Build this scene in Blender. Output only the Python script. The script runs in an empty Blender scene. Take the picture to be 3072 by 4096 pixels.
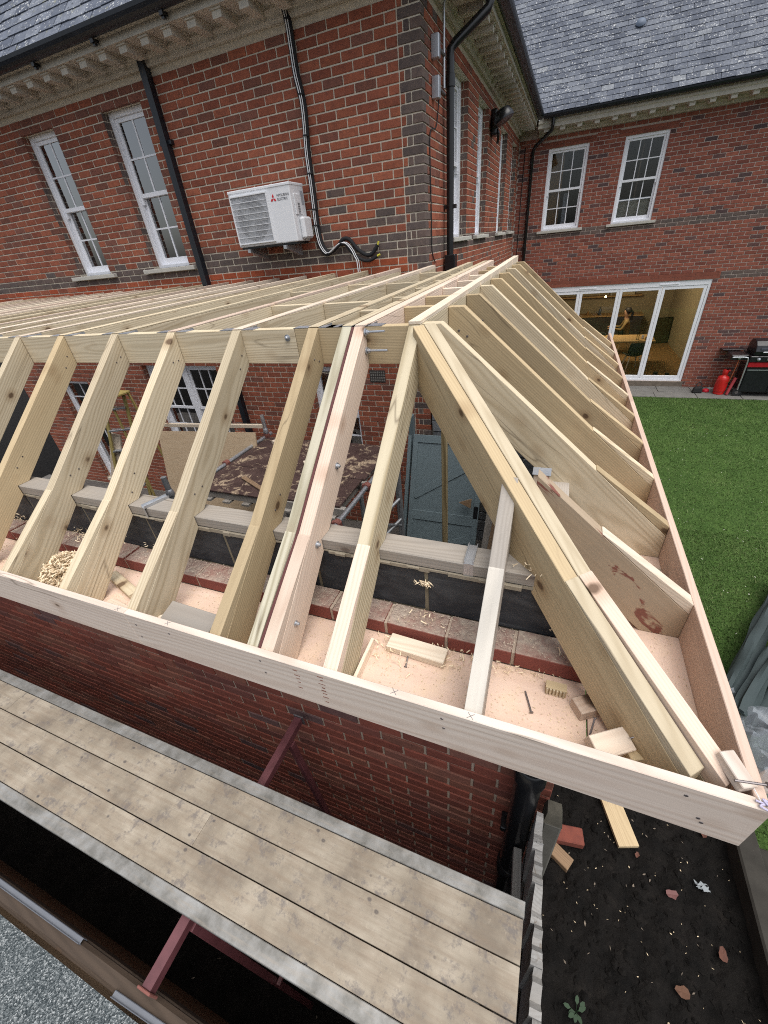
import bpy, bmesh, math, random
import numpy as np
from mathutils import Vector, Matrix

random.seed(11)
RNG = np.random.default_rng(11)
R = math.radians
sc = bpy.context.scene
COL = sc.collection

# ------------------------------------------------------------------ camera
# World: X runs along the extension's front eaves (to the right), Y away from
# the viewer, Z up; z = 0 is eye level, the garden lies at z = -3.9.
YAW, PITCH, ROLL = -0.427098, 0.582688, -0.105821
_f = Vector((math.sin(YAW)*math.cos(PITCH), math.cos(YAW)*math.cos(PITCH), -math.sin(PITCH)))
_r = Vector((math.cos(YAW), -math.sin(YAW), 0.0))
_u = _r.cross(_f)
CR = _r*math.cos(ROLL) + _u*math.sin(ROLL)
CU = -_r*math.sin(ROLL) + _u*math.cos(ROLL)
cam_d = bpy.data.cameras.new('camera')
cam_d.sensor_fit = 'VERTICAL'
cam_d.sensor_height = 36.0
cam_d.sensor_width = 27.0
cam_d.lens = 36.0*1612.8/4096.0
cam_d.clip_start = 0.02
cam_d.clip_end = 500
cam = bpy.data.objects.new('camera', cam_d)
COL.objects.link(cam)
cam.matrix_world = Matrix(((CR.x, CU.x, -_f.x, 0), (CR.y, CU.y, -_f.y, 0), (CR.z, CU.z, -_f.z, 0), (0, 0, 0, 1)))
sc.camera = cam

# ------------------------------------------------------------------ overcast sky and sun
SUN_EL, SUN_AZ = R(70), R(118)      # azimuth clockwise from +Y: high, from the garden side
world = bpy.data.worlds.new('World')
sc.world = world
world.use_nodes = True
wn = world.node_tree
for n in list(wn.nodes):
    wn.nodes.remove(n)
w_out = wn.nodes.new('ShaderNodeOutputWorld')
w_bg = wn.nodes.new('ShaderNodeBackground')
w_hs = wn.nodes.new('ShaderNodeHueSaturation')
w_sky = wn.nodes.new('ShaderNodeTexSky')
w_sky.sky_type = 'NISHITA'
w_sky.sun_disc = False
w_sky.sun_elevation = SUN_EL
w_sky.sun_rotation = SUN_AZ
w_sky.air_density = 1.0
w_sky.dust_density = 3.0
w_hs.inputs['Saturation'].default_value = 0.42     # cloud cover: pale grey light
w_bg.inputs['Strength'].default_value = 0.085
wn.links.new(w_sky.outputs[0], w_hs.inputs['Color'])
wn.links.new(w_hs.outputs[0], w_bg.inputs['Color'])
wn.links.new(w_bg.outputs[0], w_out.inputs['Surface'])
sun_d = bpy.data.lights.new('sun', 'SUN')
sun_d.energy = 1.5
sun_d.angle = R(60)
sun_d.color = (1.0, 0.97, 0.93)
sun = bpy.data.objects.new('sun', sun_d)
COL.objects.link(sun)
_sd = Vector((math.sin(SUN_AZ)*math.cos(SUN_EL), math.cos(SUN_AZ)*math.cos(SUN_EL), math.sin(SUN_EL)))
sun.rotation_euler = _sd.to_track_quat('Z', 'Y').to_euler()
sun.location = _sd*30

sc.view_settings.view_transform = 'Standard'
sc.view_settings.look = 'None'
sc.view_settings.gamma = 1.0
sc.view_settings.use_curve_mapping = False
sc.view_settings.exposure = 1.12
sc.render.engine = 'CYCLES'
sc.cycles.use_denoising = False
sc.cycles.filter_width = 1.05
sc.cycles.max_bounces = 8
sc.cycles.diffuse_bounces = 4
sc.cycles.transparent_max_bounces = 12

GROUND = -3.9

# ------------------------------------------------------------------ scene helpers
WM = {}

def link(name, data, parent, M):
    o = bpy.data.objects.new(name, data)
    COL.objects.link(o)
    if parent is not None:
        o.parent = parent
        o.matrix_basis = WM[parent].inverted() @ M
    else:
        o.matrix_basis = M
    WM[o] = M.copy()
    return o

def tag(o, label, cat, group=None):
    o['label'] = label
    o['category'] = cat
    if group:
        o['group'] = group
    return o

def thing(name, label, cat, loc, group=None):
    o = link(name, None, None, Matrix.Translation(Vector(loc)))
    o.empty_display_size = 0.05
    return tag(o, label, cat, group)

def struct(o):
    o['kind'] = 'structure'
    return o

def stuff(o):
    o['kind'] = 'stuff'
    return o

def frame(origin, X, Z):
    X = Vector(X).normalized(); Z = Vector(Z).normalized()
    Y = Z.cross(X).normalized(); Z = X.cross(Y)
    o = Vector(origin)
    return Matrix(((X.x, Y.x, Z.x, o.x), (X.y, Y.y, Z.y, o.y), (X.z, Y.z, Z.z, o.z), (0, 0, 0, 1)))

class MB:
    def __init__(self):
        self.v = []; self.f = []; self.m = []
    def add(self, vs, fs, mi=0):
        b = len(self.v)
        self.v.extend([tuple(p) for p in vs])
        for q in fs:
            self.f.append(tuple(b+i for i in q)); self.m.append(mi)
        return self
    def box(self, x0, x1, y0, y1, z0, z1, mi=0, M=None):
        vs = [Vector(p) for p in ((x0,y0,z0),(x1,y0,z0),(x1,y1,z0),(x0,y1,z0),(x0,y0,z1),(x1,y0,z1),(x1,y1,z1),(x0,y1,z1))]
        if M is not None:
            vs = [M @ p for p in vs]
        return self.add(vs, ((0,3,2,1),(4,5,6,7),(0,1,5,4),(1,2,6,5),(2,3,7,6),(3,0,4,7)), mi)
    def prism(self, poly, y0, y1, mi=0, M=None):
        # polygon in the local x,z plane, pushed along y
        n = len(poly)
        a = sum(poly[i][0]*poly[(i+1) % n][1]-poly[(i+1) % n][0]*poly[i][1] for i in range(n))
        if a < 0:
            poly = poly[::-1]
        vs = [Vector((p[0], y0, p[1])) for p in poly]+[Vector((p[0], y1, p[1])) for p in poly]
        if M is not None:
            vs = [M @ p for p in vs]
        fs = [tuple(range(n)), tuple(range(2*n-1, n-1, -1))]
        for i in range(n):
            j = (i+1) % n
            fs.append((j, i, n+i, n+j))
        return self.add(vs, fs, mi)
    def tube(self, path, r, n=10, mi=0, cap=True):
        pts = [Vector(p) for p in path]
        rs = r if isinstance(r, (list, tuple)) else [r]*len(pts)
        base = len(self.v)
        ref = None
        for i, p in enumerate(pts):
            t = (pts[min(i+1, len(pts)-1)]-pts[max(i-1, 0)]).normalized()
            if ref is None:
                ref = Vector((0,0,1)) if abs(t.z) < 0.9 else Vector((1,0,0))
            a = t.cross(ref).normalized(); b = t.cross(a).normalized()
            ref = a.cross(t)
            for k in range(n):
                w = 2*math.pi*k/n
                self.v.append(tuple(p+a*(rs[i]*math.cos(w))+b*(rs[i]*math.sin(w))))
        for i in range(len(pts)-1):
            for k in range(n):
                k2 = (k+1) % n
                self.f.append((base+i*n+k, base+i*n+k2, base+(i+1)*n+k2, base+(i+1)*n+k)); self.m.append(mi)
        if cap:
            self.f.append(tuple(base+k for k in range(n))[::-1]); self.m.append(mi)
            e = base+(len(pts)-1)*n
            self.f.append(tuple(e+k for k in range(n))); self.m.append(mi)
        return self
    def lathe(self, prof, n=20, M=None, mi=0):
        base = len(self.v)
        for (rr, z) in prof:
            for k in range(n):
                w = 2*math.pi*k/n
                p = Vector((rr*math.cos(w), rr*math.sin(w), z))
                self.v.append(tuple(M @ p if M is not None else p))
        for i in range(len(prof)-1):
            for k in range(n):
                k2 = (k+1) % n
                self.f.append((base+i*n+k, base+i*n+k2, base+(i+1)*n+k2, base+(i+1)*n+k)); self.m.append(mi)
        self.f.append(tuple(base+k for k in range(n))[::-1]); self.m.append(mi)
        e = base+(len(prof)-1)*n
        self.f.append(tuple(e+k for k in range(n))); self.m.append(mi)
        return self
    def mesh(self, name, mats, smooth=False, shift=None):
        me = bpy.data.meshes.new(name)
        vs = self.v if shift is None else [(p[0]-shift[0], p[1]-shift[1], p[2]-shift[2]) for p in self.v]
        me.from_pydata(vs, [], self.f)
        for m in (mats if isinstance(mats, (list, tuple)) else [mats]):
            me.materials.append(m)
        if any(self.m):
            me.polygons.foreach_set('material_index', self.m)
        if smooth:
            me.polygons.foreach_set('use_smooth', [True]*len(self.f))
        me.update()
        return me
    def build(self, name, mats, parent=None, M=None, smooth=False, bevel=0.0, seg=1):
        if M is None:       # world coordinates: put the origin at the piece's base
            a = np.array(self.v); lo = a.min(0); hi = a.max(0)
            c = ((lo[0]+hi[0])/2, (lo[1]+hi[1])/2, lo[2])
            me = self.mesh(name, mats, smooth, c)
            o = link(name, me, parent, Matrix.Translation(Vector(c)))
        else:
            me = self.mesh(name, mats, smooth)
            o = link(name, me, parent, M)
        if bevel:
            b = o.modifiers.new('bevel', 'BEVEL'); b.width = bevel; b.segments = seg; b.limit_method = 'ANGLE'; b.angle_limit = R(40)
        if smooth:
            s = o.modifiers.new('edges', 'EDGE_SPLIT'); s.split_angle = R(42)
        return o

def wbox(name, x0, x1, y0, y1, z0, z1, mat, parent=None, bevel=0.0):
    return MB().box(x0, x1, y0, y1, z0, z1).build(name, mat, parent, bevel=bevel)

def beam(name, a, b, w, d, mat, parent=None, up=(0, 0, 1), bevel=0.0018):
    # straight timber from a to b (centre line), w across, d deep; grain along local x
    a = Vector(a); b = Vector(b); L = (b-a).length
    X = (b-a).normalized(); up = Vector(up)
    Z = (up-X*up.dot(X)).normalized()
    M = frame((a+b)/2, X, Z)
    return MB().box(-L/2, L/2, -w/2, w/2, -d/2, d/2).build(name, mat, parent, M, bevel=bevel)

def slope_prism(name, pts, origin, hdir, tan, th, mat, parent, bevel=0.0018, tdir=1):
    # outline pts = (horizontal run, height) pushed th sideways; grain follows the slope
    h = Vector(hdir).normalized(); c = 1/math.sqrt(1+tan*tan); s = tan*c
    X = h*c+Vector((0, 0, -s)); Z = h*s+Vector((0, 0, c))
    M = frame(origin, X, Z)
    pl = []
    for (hh, zz) in pts:
        w = h*hh+Vector((0, 0, zz))
        pl.append((w.dot(X), w.dot(Z)))
    return MB().prism(pl, 0, th*tdir).build(name, mat, parent, M, bevel=bevel)

def bez(pts, n=8):
    # smooth path through points (Catmull-Rom)
    P = [Vector(p) for p in pts]; P = [P[0]]+P+[P[-1]]; out = []
    for i in range(1, len(P)-2):
        for k in range(n):
            t = k/n
            out.append(0.5*((2*P[i])+(P[i+1]-P[i-1])*t+(2*P[i-1]-5*P[i]+4*P[i+1]-P[i+2])*t*t+(3*P[i]-P[i-1]-3*P[i+1]+P[i+2])*t**3))
    out.append(P[-2])
    return out

# ------------------------------------------------------------------ node helpers
class NT:
    def __init__(self, name, rough=0.7, spec=0.3):
        self.mat = bpy.data.materials.new(name); self.mat.use_nodes = True
        self.t = self.mat.node_tree
        self.b = self.t.nodes['Principled BSDF']
        self.b.inputs['Roughness'].default_value = rough
        self.b.inputs['Specular IOR Level'].default_value = spec
        self.tc = self.n('ShaderNodeTexCoord'); self.oi = self.n('ShaderNodeObjectInfo'); self.geo = self.n('ShaderNodeNewGeometry')
    def n(self, kind):
        return self.t.nodes.new(kind)
    def set(self, sock, val):
        if isinstance(val, bpy.types.NodeSocket):
            self.t.links.new(val, sock)
        else:
            if hasattr(val, '__len__') and len(val) == 3 and sock.type == 'RGBA':
                val = (*val, 1)
            sock.default_value = val
    def math(self, op, a, b=0.0, clamp=False):
        m = self.n('ShaderNodeMath'); m.operation = op; m.use_clamp = clamp
        self.set(m.inputs[0], a); self.set(m.inputs[1], b)
        return m.outputs[0]
    def vmath(self, op, a, b=(0, 0, 0)):
        m = self.n('ShaderNodeVectorMath'); m.operation = op
        self.set(m.inputs[0], a); self.set(m.inputs[1], b)
        return m.outputs[0]
    def noise(self, vec, scale, detail=3, rough=0.55, dist=0.0):
        m = self.n('ShaderNodeTexNoise')
        self.set(m.inputs['Vector'], vec); m.inputs['Scale'].default_value = scale
        m.inputs['Detail'].default_value = detail; m.inputs['Roughness'].default_value = rough
        m.inputs['Distortion'].default_value = dist
        return m.outputs[0]
    def voro(self, vec, scale, feature='F1', rnd=1.0):
        m = self.n('ShaderNodeTexVoronoi'); m.feature = feature
        self.set(m.inputs['Vector'], vec); m.inputs['Scale'].default_value = scale; m.inputs['Randomness'].default_value = rnd
        return m.outputs
    def ramp(self, fac, stops):
        m = self.n('ShaderNodeValToRGB'); e = m.color_ramp.elements
        while len(e) < len(stops):
            e.new(0.5)
        for i, (p, c) in enumerate(stops):
            e[i].position = p
            e[i].color = (c, c, c, 1) if isinstance(c, (int, float)) else (*c, 1)
        self.set(m.inputs[0], fac)
        return m.outputs[0]
    def mix(self, fac, a, b, blend='MIX'):
        m = self.n('ShaderNodeMix'); m.data_type = 'RGBA'; m.blend_type = blend
        self.set(m.inputs[0], fac); self.set(m.inputs[6], a); self.set(m.inputs[7], b)
        return m.outputs[2]
    def comb(self, x, y, z):
        m = self.n('ShaderNodeCombineXYZ')
        self.set(m.inputs[0], x); self.set(m.inputs[1], y); self.set(m.inputs[2], z)
        return m.outputs[0]
    def sep(self, v):
        m = self.n('ShaderNodeSeparateXYZ'); self.set(m.inputs[0], v)
        return m.outputs
    def rand(self):
        # one value per object, and per loose piece where many are joined
        return self.math('FRACT', self.math('ADD', self.oi.outputs['Random'], self.geo.outputs['Random Per Island']))
    def pos(self, seed=31.0):
        r = self.rand()
        return self.vmath('ADD', self.tc.outputs['Object'], self.comb(self.math('MULTIPLY', r, seed), self.math('MULTIPLY', r, seed*0.7), self.math('MULTIPLY', r, -seed*0.4)))
    def bump(self, h, dist=0.002, strength=0.6):
        m = self.n('ShaderNodeBump'); m.inputs['Distance'].default_value = dist; m.inputs['Strength'].default_value = strength
        self.set(m.inputs['Height'], h)
        self.t.links.new(m.outputs[0], self.b.inputs['Normal'])
    def col(self, c):
        self.set(self.b.inputs['Base Color'], c)
    def value(self, c, v, sat=1.0):
        m = self.n('ShaderNodeHueSaturation'); self.set(m.inputs['Value'], v); m.inputs['Saturation'].default_value = sat; self.set(m.inputs['Color'], c)
        return m.outputs[0]

def plain(name, c, rough=0.6, metal=0.0, spec=0.4, var=0.12, nscale=14, bump=0.0):
    m = NT(name, rough, spec)
    nz = m.noise(m.pos(), nscale, 4)
    m.col(m.value((*c, 1), m.math('ADD', 1-var, m.math('MULTIPLY', nz, 2*var))))
    m.b.inputs['Metallic'].default_value = metal
    m.set(m.b.inputs['Roughness'], m.math('ADD', rough-0.08, m.math('MULTIPLY', nz, 0.16)))
    if bump:
        m.bump(nz, bump, 0.6)
    return m.mat

def wood(name, light, dark, tint, rough=0.68, ring=620, contrast=0.5, grey=0.0, knots=1.0, grain=0.5, tint_amt=0.5, stain=0.0, crack=0.8):
    m = NT(name, rough, 0.25)
    r = m.oi.outputs['Random']
    p0 = m.tc.outputs['Object']
    p = m.vmath('ADD', p0, m.comb(m.math('MULTIPLY', r, 37), m.math('MULTIPLY', r, 9), m.math('MULTIPLY', r, 23)))
    x, y, z = m.sep(p0)
    warp = m.noise(m.vmath('MULTIPLY', p, (1.6, 7, 7)), 1.0, 2)
    r2 = m.math('FRACT', m.math('MULTIPLY', r, 7.31)); r3 = m.math('FRACT', m.math('MULTIPLY', r, 17.77))
    oy = m.math('ADD', m.math('MULTIPLY', m.math('SUBTRACT', r2, 0.5), 0.16), m.math('MULTIPLY', warp, 0.05))
    oz = m.math('ADD', m.math('MULTIPLY', m.math('SUBTRACT', r3, 0.5), 0.22), m.math('MULTIPLY', x, m.math('MULTIPLY', m.math('SUBTRACT', r2, 0.5), 0.12)))
    yy = m.math('ADD', y, oy); zz = m.math('ADD', z, oz)
    rad = m.math('SQRT', m.math('ADD', m.math('MULTIPLY', yy, yy), m.math('MULTIPLY', zz, zz)))
    rings = m.math('ADD', 0.5, m.math('MULTIPLY', m.math('SINE', m.math('MULTIPLY', rad, ring)), 0.5))
    rings = m.math('POWER', rings, 1.6)
    fine = m.noise(m.vmath('MULTIPLY', p, (2.2, 90, 90)), 1.0, 4, 0.65)
    blot = m.noise(m.vmath('MULTIPLY', p, (1.2, 5, 5)), 1.0, 3)
    strk = m.noise(m.vmath('MULTIPLY', p, (0.9, 26, 26)), 1.0, 5, 0.6)
    fac = m.math('ADD', m.math('MULTIPLY', rings, contrast), m.math('MULTIPLY', m.math('SUBTRACT', fine, 0.35), grain))
    fac = m.math('ADD', fac, m.math('MULTIPLY', m.math('SUBTRACT', strk, 0.48), 1.1), True)
    c = m.mix(fac, light, dark)
    c = m.mix(m.ramp(m.math('ADD', m.math('MULTIPLY', blot, 0.8), m.math('MULTIPLY', r3, 0.35)), [(0.45, 0.0), (0.8, tint_amt)]), c, tint)
    if knots:
        vo = m.voro(m.vmath('MULTIPLY', p, (5.2, 3.0, 8.0)), 1.0)
        kd = m.math('ADD', vo['Distance'], m.math('MULTIPLY', m.math('SUBTRACT', fine, 0.5), 0.05))
        pick = m.math('GREATER_THAN', m.sep(vo['Color'])[0], 0.35)
        halo = m.math('MULTIPLY', m.math('MULTIPLY', m.ramp(kd, [(0.06, 1.0), (0.30, 0.0)]), pick), 0.6*knots)
        core = m.math('MULTIPLY', m.math('MULTIPLY', m.ramp(kd, [(0.07, 1.0), (0.115, 0.0)]), pick), 0.85*knots)
        c = m.mix(halo, c, (dark[0]*0.75, dark[1]*0.62, dark[2]*0.5))
        c = m.mix(core, c, (0.085, 0.045, 0.022))
    if grey:
        g = m.ramp(m.noise(m.vmath('MULTIPLY', p, (2.5, 14, 14)), 1.0, 4), [(0.3, 0.25*grey), (0.7, grey)])
        c = m.mix(g, c, (0.27, 0.255, 0.235))
    if stain:
        sp = m.ramp(m.noise(p, 17, 5, 0.6), [(0.62, 0.0), (0.72, stain)])
        c = m.mix(sp, c, (0.16, 0.13, 0.10))
    if crack:
        ck = m.noise(m.vmath('MULTIPLY', p, (0.7, 9, 9)), 1.0, 2, 0.4)
        line = m.ramp(m.math('ABSOLUTE', m.math('SUBTRACT', ck, 0.5)), [(0.0, 0.75), (0.006, 0.0)])
        c = m.mix(m.math('MULTIPLY', line, m.ramp(m.noise(p, 1.3, 2), [(0.5, 0.0), (0.56, crack)])), c, (0.10, 0.065, 0.035))
    c = m.value(c, m.math('ADD', 0.84, m.math('MULTIPLY', r, 0.32)), 0.93)
    m.col(c)
    m.bump(m.math('ADD', m.math('MULTIPLY', fine, 0.7), m.math('MULTIPLY', rings, 0.3)), 0.0012, 0.5)
    return m.mat

def brick_mat(name, c1, c2, c3, speck=0.25, lime=0.0):
    m = NT(name, 0.85, 0.2)
    r = m.rand(); p = m.pos()
    r2 = m.math('FRACT', m.math('MULTIPLY', r, 13.7))
    c = m.ramp(r, [(0.0, c1), (0.5, c2), (1.0, c3)])
    n1 = m.noise(p, 16, 4, 0.6); n2 = m.noise(p, 110, 3, 0.7)
    c = m.mix(m.ramp(n1, [(0.42, 0.0), (0.75, 0.55)]), c, (c1[0]*0.55, c1[1]*0.6, c1[2]*0.7))
    c = m.mix(m.ramp(n2, [(0.5, 0.0), (0.72, speck)]), c, (0.07, 0.05, 0.05))
    if lime:
        c = m.mix(m.ramp(m.noise(p, 9, 4, 0.65), [(0.58, 0.0), (0.74, lime)]), c, (0.42, 0.36, 0.32))
    c = m.value(c, m.math('ADD', 0.88, m.math('MULTIPLY', r2, 0.26)), 1.04)
    m.col(c)
    m.bump(m.math('ADD', n1, m.math('MULTIPLY', n2, 0.6)), 0.003, 0.5)
    return m.mat
# ------------------------------------------------------------------ materials
W_TREAT = wood('treated_pine', (0.58, 0.485, 0.335), (0.36, 0.27, 0.155), (0.50, 0.43, 0.29))
W_TREAT2 = wood('treated_pine_brown', (0.48, 0.365, 0.205), (0.32, 0.225, 0.115), (0.42, 0.325, 0.19), contrast=0.32)
W_FRESH = wood('fresh_sawn_pine', (0.74, 0.64, 0.50), (0.57, 0.45, 0.32), (0.68, 0.53, 0.42), contrast=0.45)
W_PINK = wood('pink_sawn_pine', (0.64, 0.515, 0.405), (0.50, 0.355, 0.26), (0.61, 0.45, 0.36), contrast=0.45)
W_FASCIA = wood('planed_fascia_pine', (0.68, 0.59, 0.505), (0.50, 0.385, 0.30), (0.64, 0.505, 0.42), rough=0.55, contrast=0.5, ring=330, knots=0.9, grain=0.35)
W_GREEN = wood('green_treated_pine', (0.53, 0.49, 0.37), (0.33, 0.29, 0.19), (0.47, 0.46, 0.34), contrast=0.75, ring=480)
W_FLAME = wood('flame_grained_pine', (0.58, 0.50, 0.345), (0.34, 0.27, 0.155), (0.50, 0.44, 0.29), contrast=0.85, ring=420)
W_PINKD = wood('meranti_fascia', (0.56, 0.415, 0.325), (0.43, 0.285, 0.205), (0.52, 0.36, 0.28), contrast=0.35, knots=0.5)
W_GREY = wood('weathered_plate', (0.40, 0.35, 0.29), (0.25, 0.205, 0.155), (0.36, 0.32, 0.28), grey=0.55)
W_OLD = wood('old_grey_timber', (0.36, 0.32, 0.27), (0.20, 0.165, 0.13), (0.34, 0.33, 0.31), grey=0.9, contrast=0.6, grain=0.8)
W_FENCE = wood('weathered_fence', (0.28, 0.285, 0.28), (0.10, 0.092, 0.082), (0.22, 0.23, 0.235), grey=0.9, contrast=0.4, grain=1.0, knots=0.3)
W_BROWN = wood('brown_timber', (0.27, 0.17, 0.09), (0.16, 0.095, 0.05), (0.24, 0.16, 0.10), knots=0.4)
W_BLEACH = wood('bleached_batten', (0.56, 0.51, 0.43), (0.36, 0.325, 0.27), (0.44, 0.435, 0.42), contrast=0.5, grey=0.35)

def mk_stained():
    # the reused jack rafter: splashes of dried red paint
    m = NT('paint_splashed_pine', 0.7, 0.25)
    p = m.tc.outputs['Object']
    fine = m.noise(m.vmath('MULTIPLY', p, (2.2, 90, 90)), 1.0, 4, 0.65)
    c = m.mix(fine, (0.46, 0.36, 0.255), (0.31, 0.225, 0.145))
    c = m.mix(m.ramp(m.noise(m.vmath('MULTIPLY', p, (3, 9, 9)), 1.0, 4), [(0.35, 0.0), (0.75, 0.5)]), c, (0.30, 0.25, 0.19))
    sp = m.ramp(m.noise(m.vmath('MULTIPLY', p, (5.0, 11, 17)), 1.0, 4, 0.6, 1.2), [(0.625, 0.0), (0.67, 0.85)])
    c = m.mix(sp, c, (0.17, 0.045, 0.035))
    m.col(c); m.bump(fine, 0.001, 0.5)
    return m.mat
W_SPLASH = mk_stained()

def mk_ply(name, c1, c2, rings=55, dust=0.0):
    m = NT(name, 0.7, 0.25)
    p = m.vmath('ADD', m.tc.outputs['Object'], m.comb(m.math('MULTIPLY', m.oi.outputs['Random'], 19), 0.0, 0.0))
    w = m.noise(m.vmath('MULTIPLY', p, (1.4, 6, 6)), 1.0, 3, 0.6, 0.6)
    rg = m.math('ADD', 0.5, m.math('MULTIPLY', m.math('SINE', m.math('MULTIPLY', w, rings)), 0.5))
    fine = m.noise(m.vmath('MULTIPLY', p, (8, 120, 120)), 1.0, 3)
    c = m.mix(m.math('ADD', m.math('MULTIPLY', rg, 0.35), m.math('MULTIPLY', fine, 0.35)), c1, c2)
    if dust:
        d = m.ramp(m.noise(p, 9, 5, 0.65), [(0.48, 0.0), (0.72, dust)])
        c = m.mix(d, c, (0.66, 0.50, 0.33))
        c = m.mix(m.ramp(m.noise(p, 260, 2, 0.6), [(0.56, 0.0), (0.70, dust)]), c, (0.72, 0.58, 0.42))
    m.col(c); m.bump(fine, 0.0006, 0.4)
    return m.mat
PLY_PINK = mk_ply('pink_soffit_ply', (0.66, 0.50, 0.405), (0.57, 0.405, 0.31), 30, 0.5)
PLY_SHEET = mk_ply('softwood_ply', (0.50, 0.385, 0.26), (0.40, 0.285, 0.175), 60)

def mk_staging():
    m = NT('staging_ply', 0.75, 0.2)
    p = m.tc.outputs['Object']
    p = m.vmath('ADD', p, m.comb(m.math('MULTIPLY', m.oi.outputs['Random'], 7), 0.0, 0.0))
    c = m.ramp(m.noise(p, 4.5, 5, 0.6), [(0.36, (0.19, 0.16, 0.125)), (0.5, (0.285, 0.245, 0.19)), (0.64, (0.36, 0.315, 0.25))])
    c = m.mix(m.ramp(m.noise(m.vmath('MULTIPLY', p, (1.5, 9, 1)), 5, 4), [(0.45, 0.0), (0.75, 0.55)]), c, (0.235, 0.18, 0.13))
    c = m.mix(m.ramp(m.noise(p, 14, 7, 0.78), [(0.53, 0.0), (0.63, 0.7)]), c, (0.13, 0.118, 0.115))
    v = m.voro(m.vmath('MULTIPLY', p, (15, 21, 1)), 1.0)
    vd = m.math('ADD', v['Distance'], m.math('MULTIPLY', m.noise(p, 40, 2), 0.12))
    c = m.mix(m.math('MULTIPLY', m.ramp(vd, [(0.13, 0.8), (0.21, 0.0)]), m.math('GREATER_THAN', m.sep(v['Color'])[0], 0.42)), c, (0.07, 0.066, 0.07))
    c = m.mix(m.ramp(m.noise(p, 55, 3, 0.7), [(0.6, 0.0), (0.75, 0.4)]), c, (0.20, 0.17, 0.15))
    gr = m.noise(m.vmath('MULTIPLY', p, (3, 60, 1)), 1.0, 4, 0.65)
    c = m.mix(m.ramp(gr, [(0.45, 0.0), (0.7, 0.4)]), c, (0.17, 0.13, 0.095))
    c = m.mix(m.ramp(m.noise(p, 30, 5, 0.75), [(0.60, 0.0), (0.68, 0.35)]), c, (0.42, 0.36, 0.28))
    m.col(c); m.bump(m.math('ADD', gr, m.noise(p, 60, 4)), 0.001, 0.5)
    return m.mat
STAGE = mk_staging()

def mk_alu():
    m = NT('dirty_aluminium', 0.55, 0.4)
    p = m.tc.outputs['Object']
    c = m.ramp(m.noise(p, 9, 5, 0.65), [(0.35, (0.14, 0.135, 0.12)), (0.5, (0.235, 0.23, 0.215)), (0.68, (0.33, 0.33, 0.32))])
    c = m.mix(m.ramp(m.noise(m.vmath('MULTIPLY', p, (3, 30, 10)), 3, 4), [(0.5, 0.0), (0.7, 0.5)]), c, (0.30, 0.265, 0.22))
    m.col(c); m.b.inputs['Metallic'].default_value = 0.35
    m.bump(m.noise(p, 40, 3), 0.001, 0.4)
    return m.mat
ALU = mk_alu()

BR_A = brick_mat('house_red_brick', (0.27, 0.092, 0.060), (0.315, 0.108, 0.068), (0.35, 0.124, 0.075), lime=0.08)
BR_ABROWN = brick_mat('house_brown_brick', (0.20, 0.088, 0.064), (0.235, 0.094, 0.066), (0.21, 0.098, 0.075))
BR_DARK = brick_mat('house_blue_brick', (0.115, 0.09, 0.082), (0.14, 0.108, 0.095), (0.165, 0.115, 0.098), lime=0.12)
BR_ORANGE = brick_mat('orange_brick', (0.36, 0.085, 0.045), (0.40, 0.115, 0.06), (0.30, 0.09, 0.055))
BR_B = brick_mat('range_red_brick', (0.225, 0.08, 0.06), (0.28, 0.10, 0.072), (0.325, 0.118, 0.08), lime=0.12)
BR_BD = brick_mat('range_dark_brick', (0.10, 0.068, 0.068), (0.13, 0.075, 0.07), (0.155, 0.08, 0.07))
BR_E = brick_mat('extension_brick', (0.185, 0.062, 0.046), (0.23, 0.074, 0.052), (0.145, 0.064, 0.053))
BR_LINTEL = brick_mat('rubbed_red_lintel', (0.255, 0.092, 0.064), (0.265, 0.096, 0.066), (0.255, 0.092, 0.064))
MORTAR_A = plain('buff_mortar', (0.60, 0.535, 0.435), 0.95, spec=0.1, var=0.2, nscale=30, bump=0.002)
MORTAR_B = plain('grey_mortar', (0.47, 0.39, 0.34), 0.95, spec=0.1, var=0.2, nscale=30, bump=0.002)
MORTAR_E = plain('extension_mortar', (0.38, 0.305, 0.24), 0.95, spec=0.1, var=0.25, nscale=30, bump=0.002)

def mk_dusty_brick():
    # top bed of the outer leaf: mortar smears and sawdust on red brick
    m = NT('dusty_brick_top', 0.9, 0.15)
    p = m.pos()
    up = m.ramp(m.sep(m.geo.outputs['Normal'])[2], [(0.3, 0.0), (0.8, 1.0)])
    c = m.mix(m.noise(p, 14, 4), (0.17, 0.055, 0.045), (0.24, 0.075, 0.058))
    d = m.math('MULTIPLY', up, m.ramp(m.noise(p, 10, 5, 0.7), [(0.35, 0.45), (0.60, 1.0)]))
    c = m.mix(d, c, m.mix(m.ramp(m.noise(p, 70, 3), [(0.35, 0.0), (0.65, 1.0)]), (0.27, 0.215, 0.18), (0.39, 0.325, 0.265)))
    m.col(c); m.bump(m.noise(p, 60, 4, 0.7), 0.004, 0.6)
    return m.mat
BR_DUSTY = mk_dusty_brick()

def mk_block():
    m = NT('black_painted_block', 0.6, 0.35)
    p = m.pos()
    w = m.noise(m.vmath('MULTIPLY', p, (5, 5, 14)), 1.0, 4, 0.6, 1.5)
    c = m.mix(m.ramp(w, [(0.42, 0.0), (0.72, 1.0)]), (0.022, 0.025, 0.030), (0.055, 0.06, 0.066))
    c = m.mix(m.ramp(m.noise(p, 70, 3, 0.7), [(0.66, 0.0), (0.74, 0.5)]), c, (0.14, 0.13, 0.115))
    m.col(c); m.bump(m.math('ADD', w, m.math('MULTIPLY', m.noise(p, 40, 3), 0.4)), 0.004, 0.7)
    return m.mat
BLOCK = mk_block()

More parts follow.
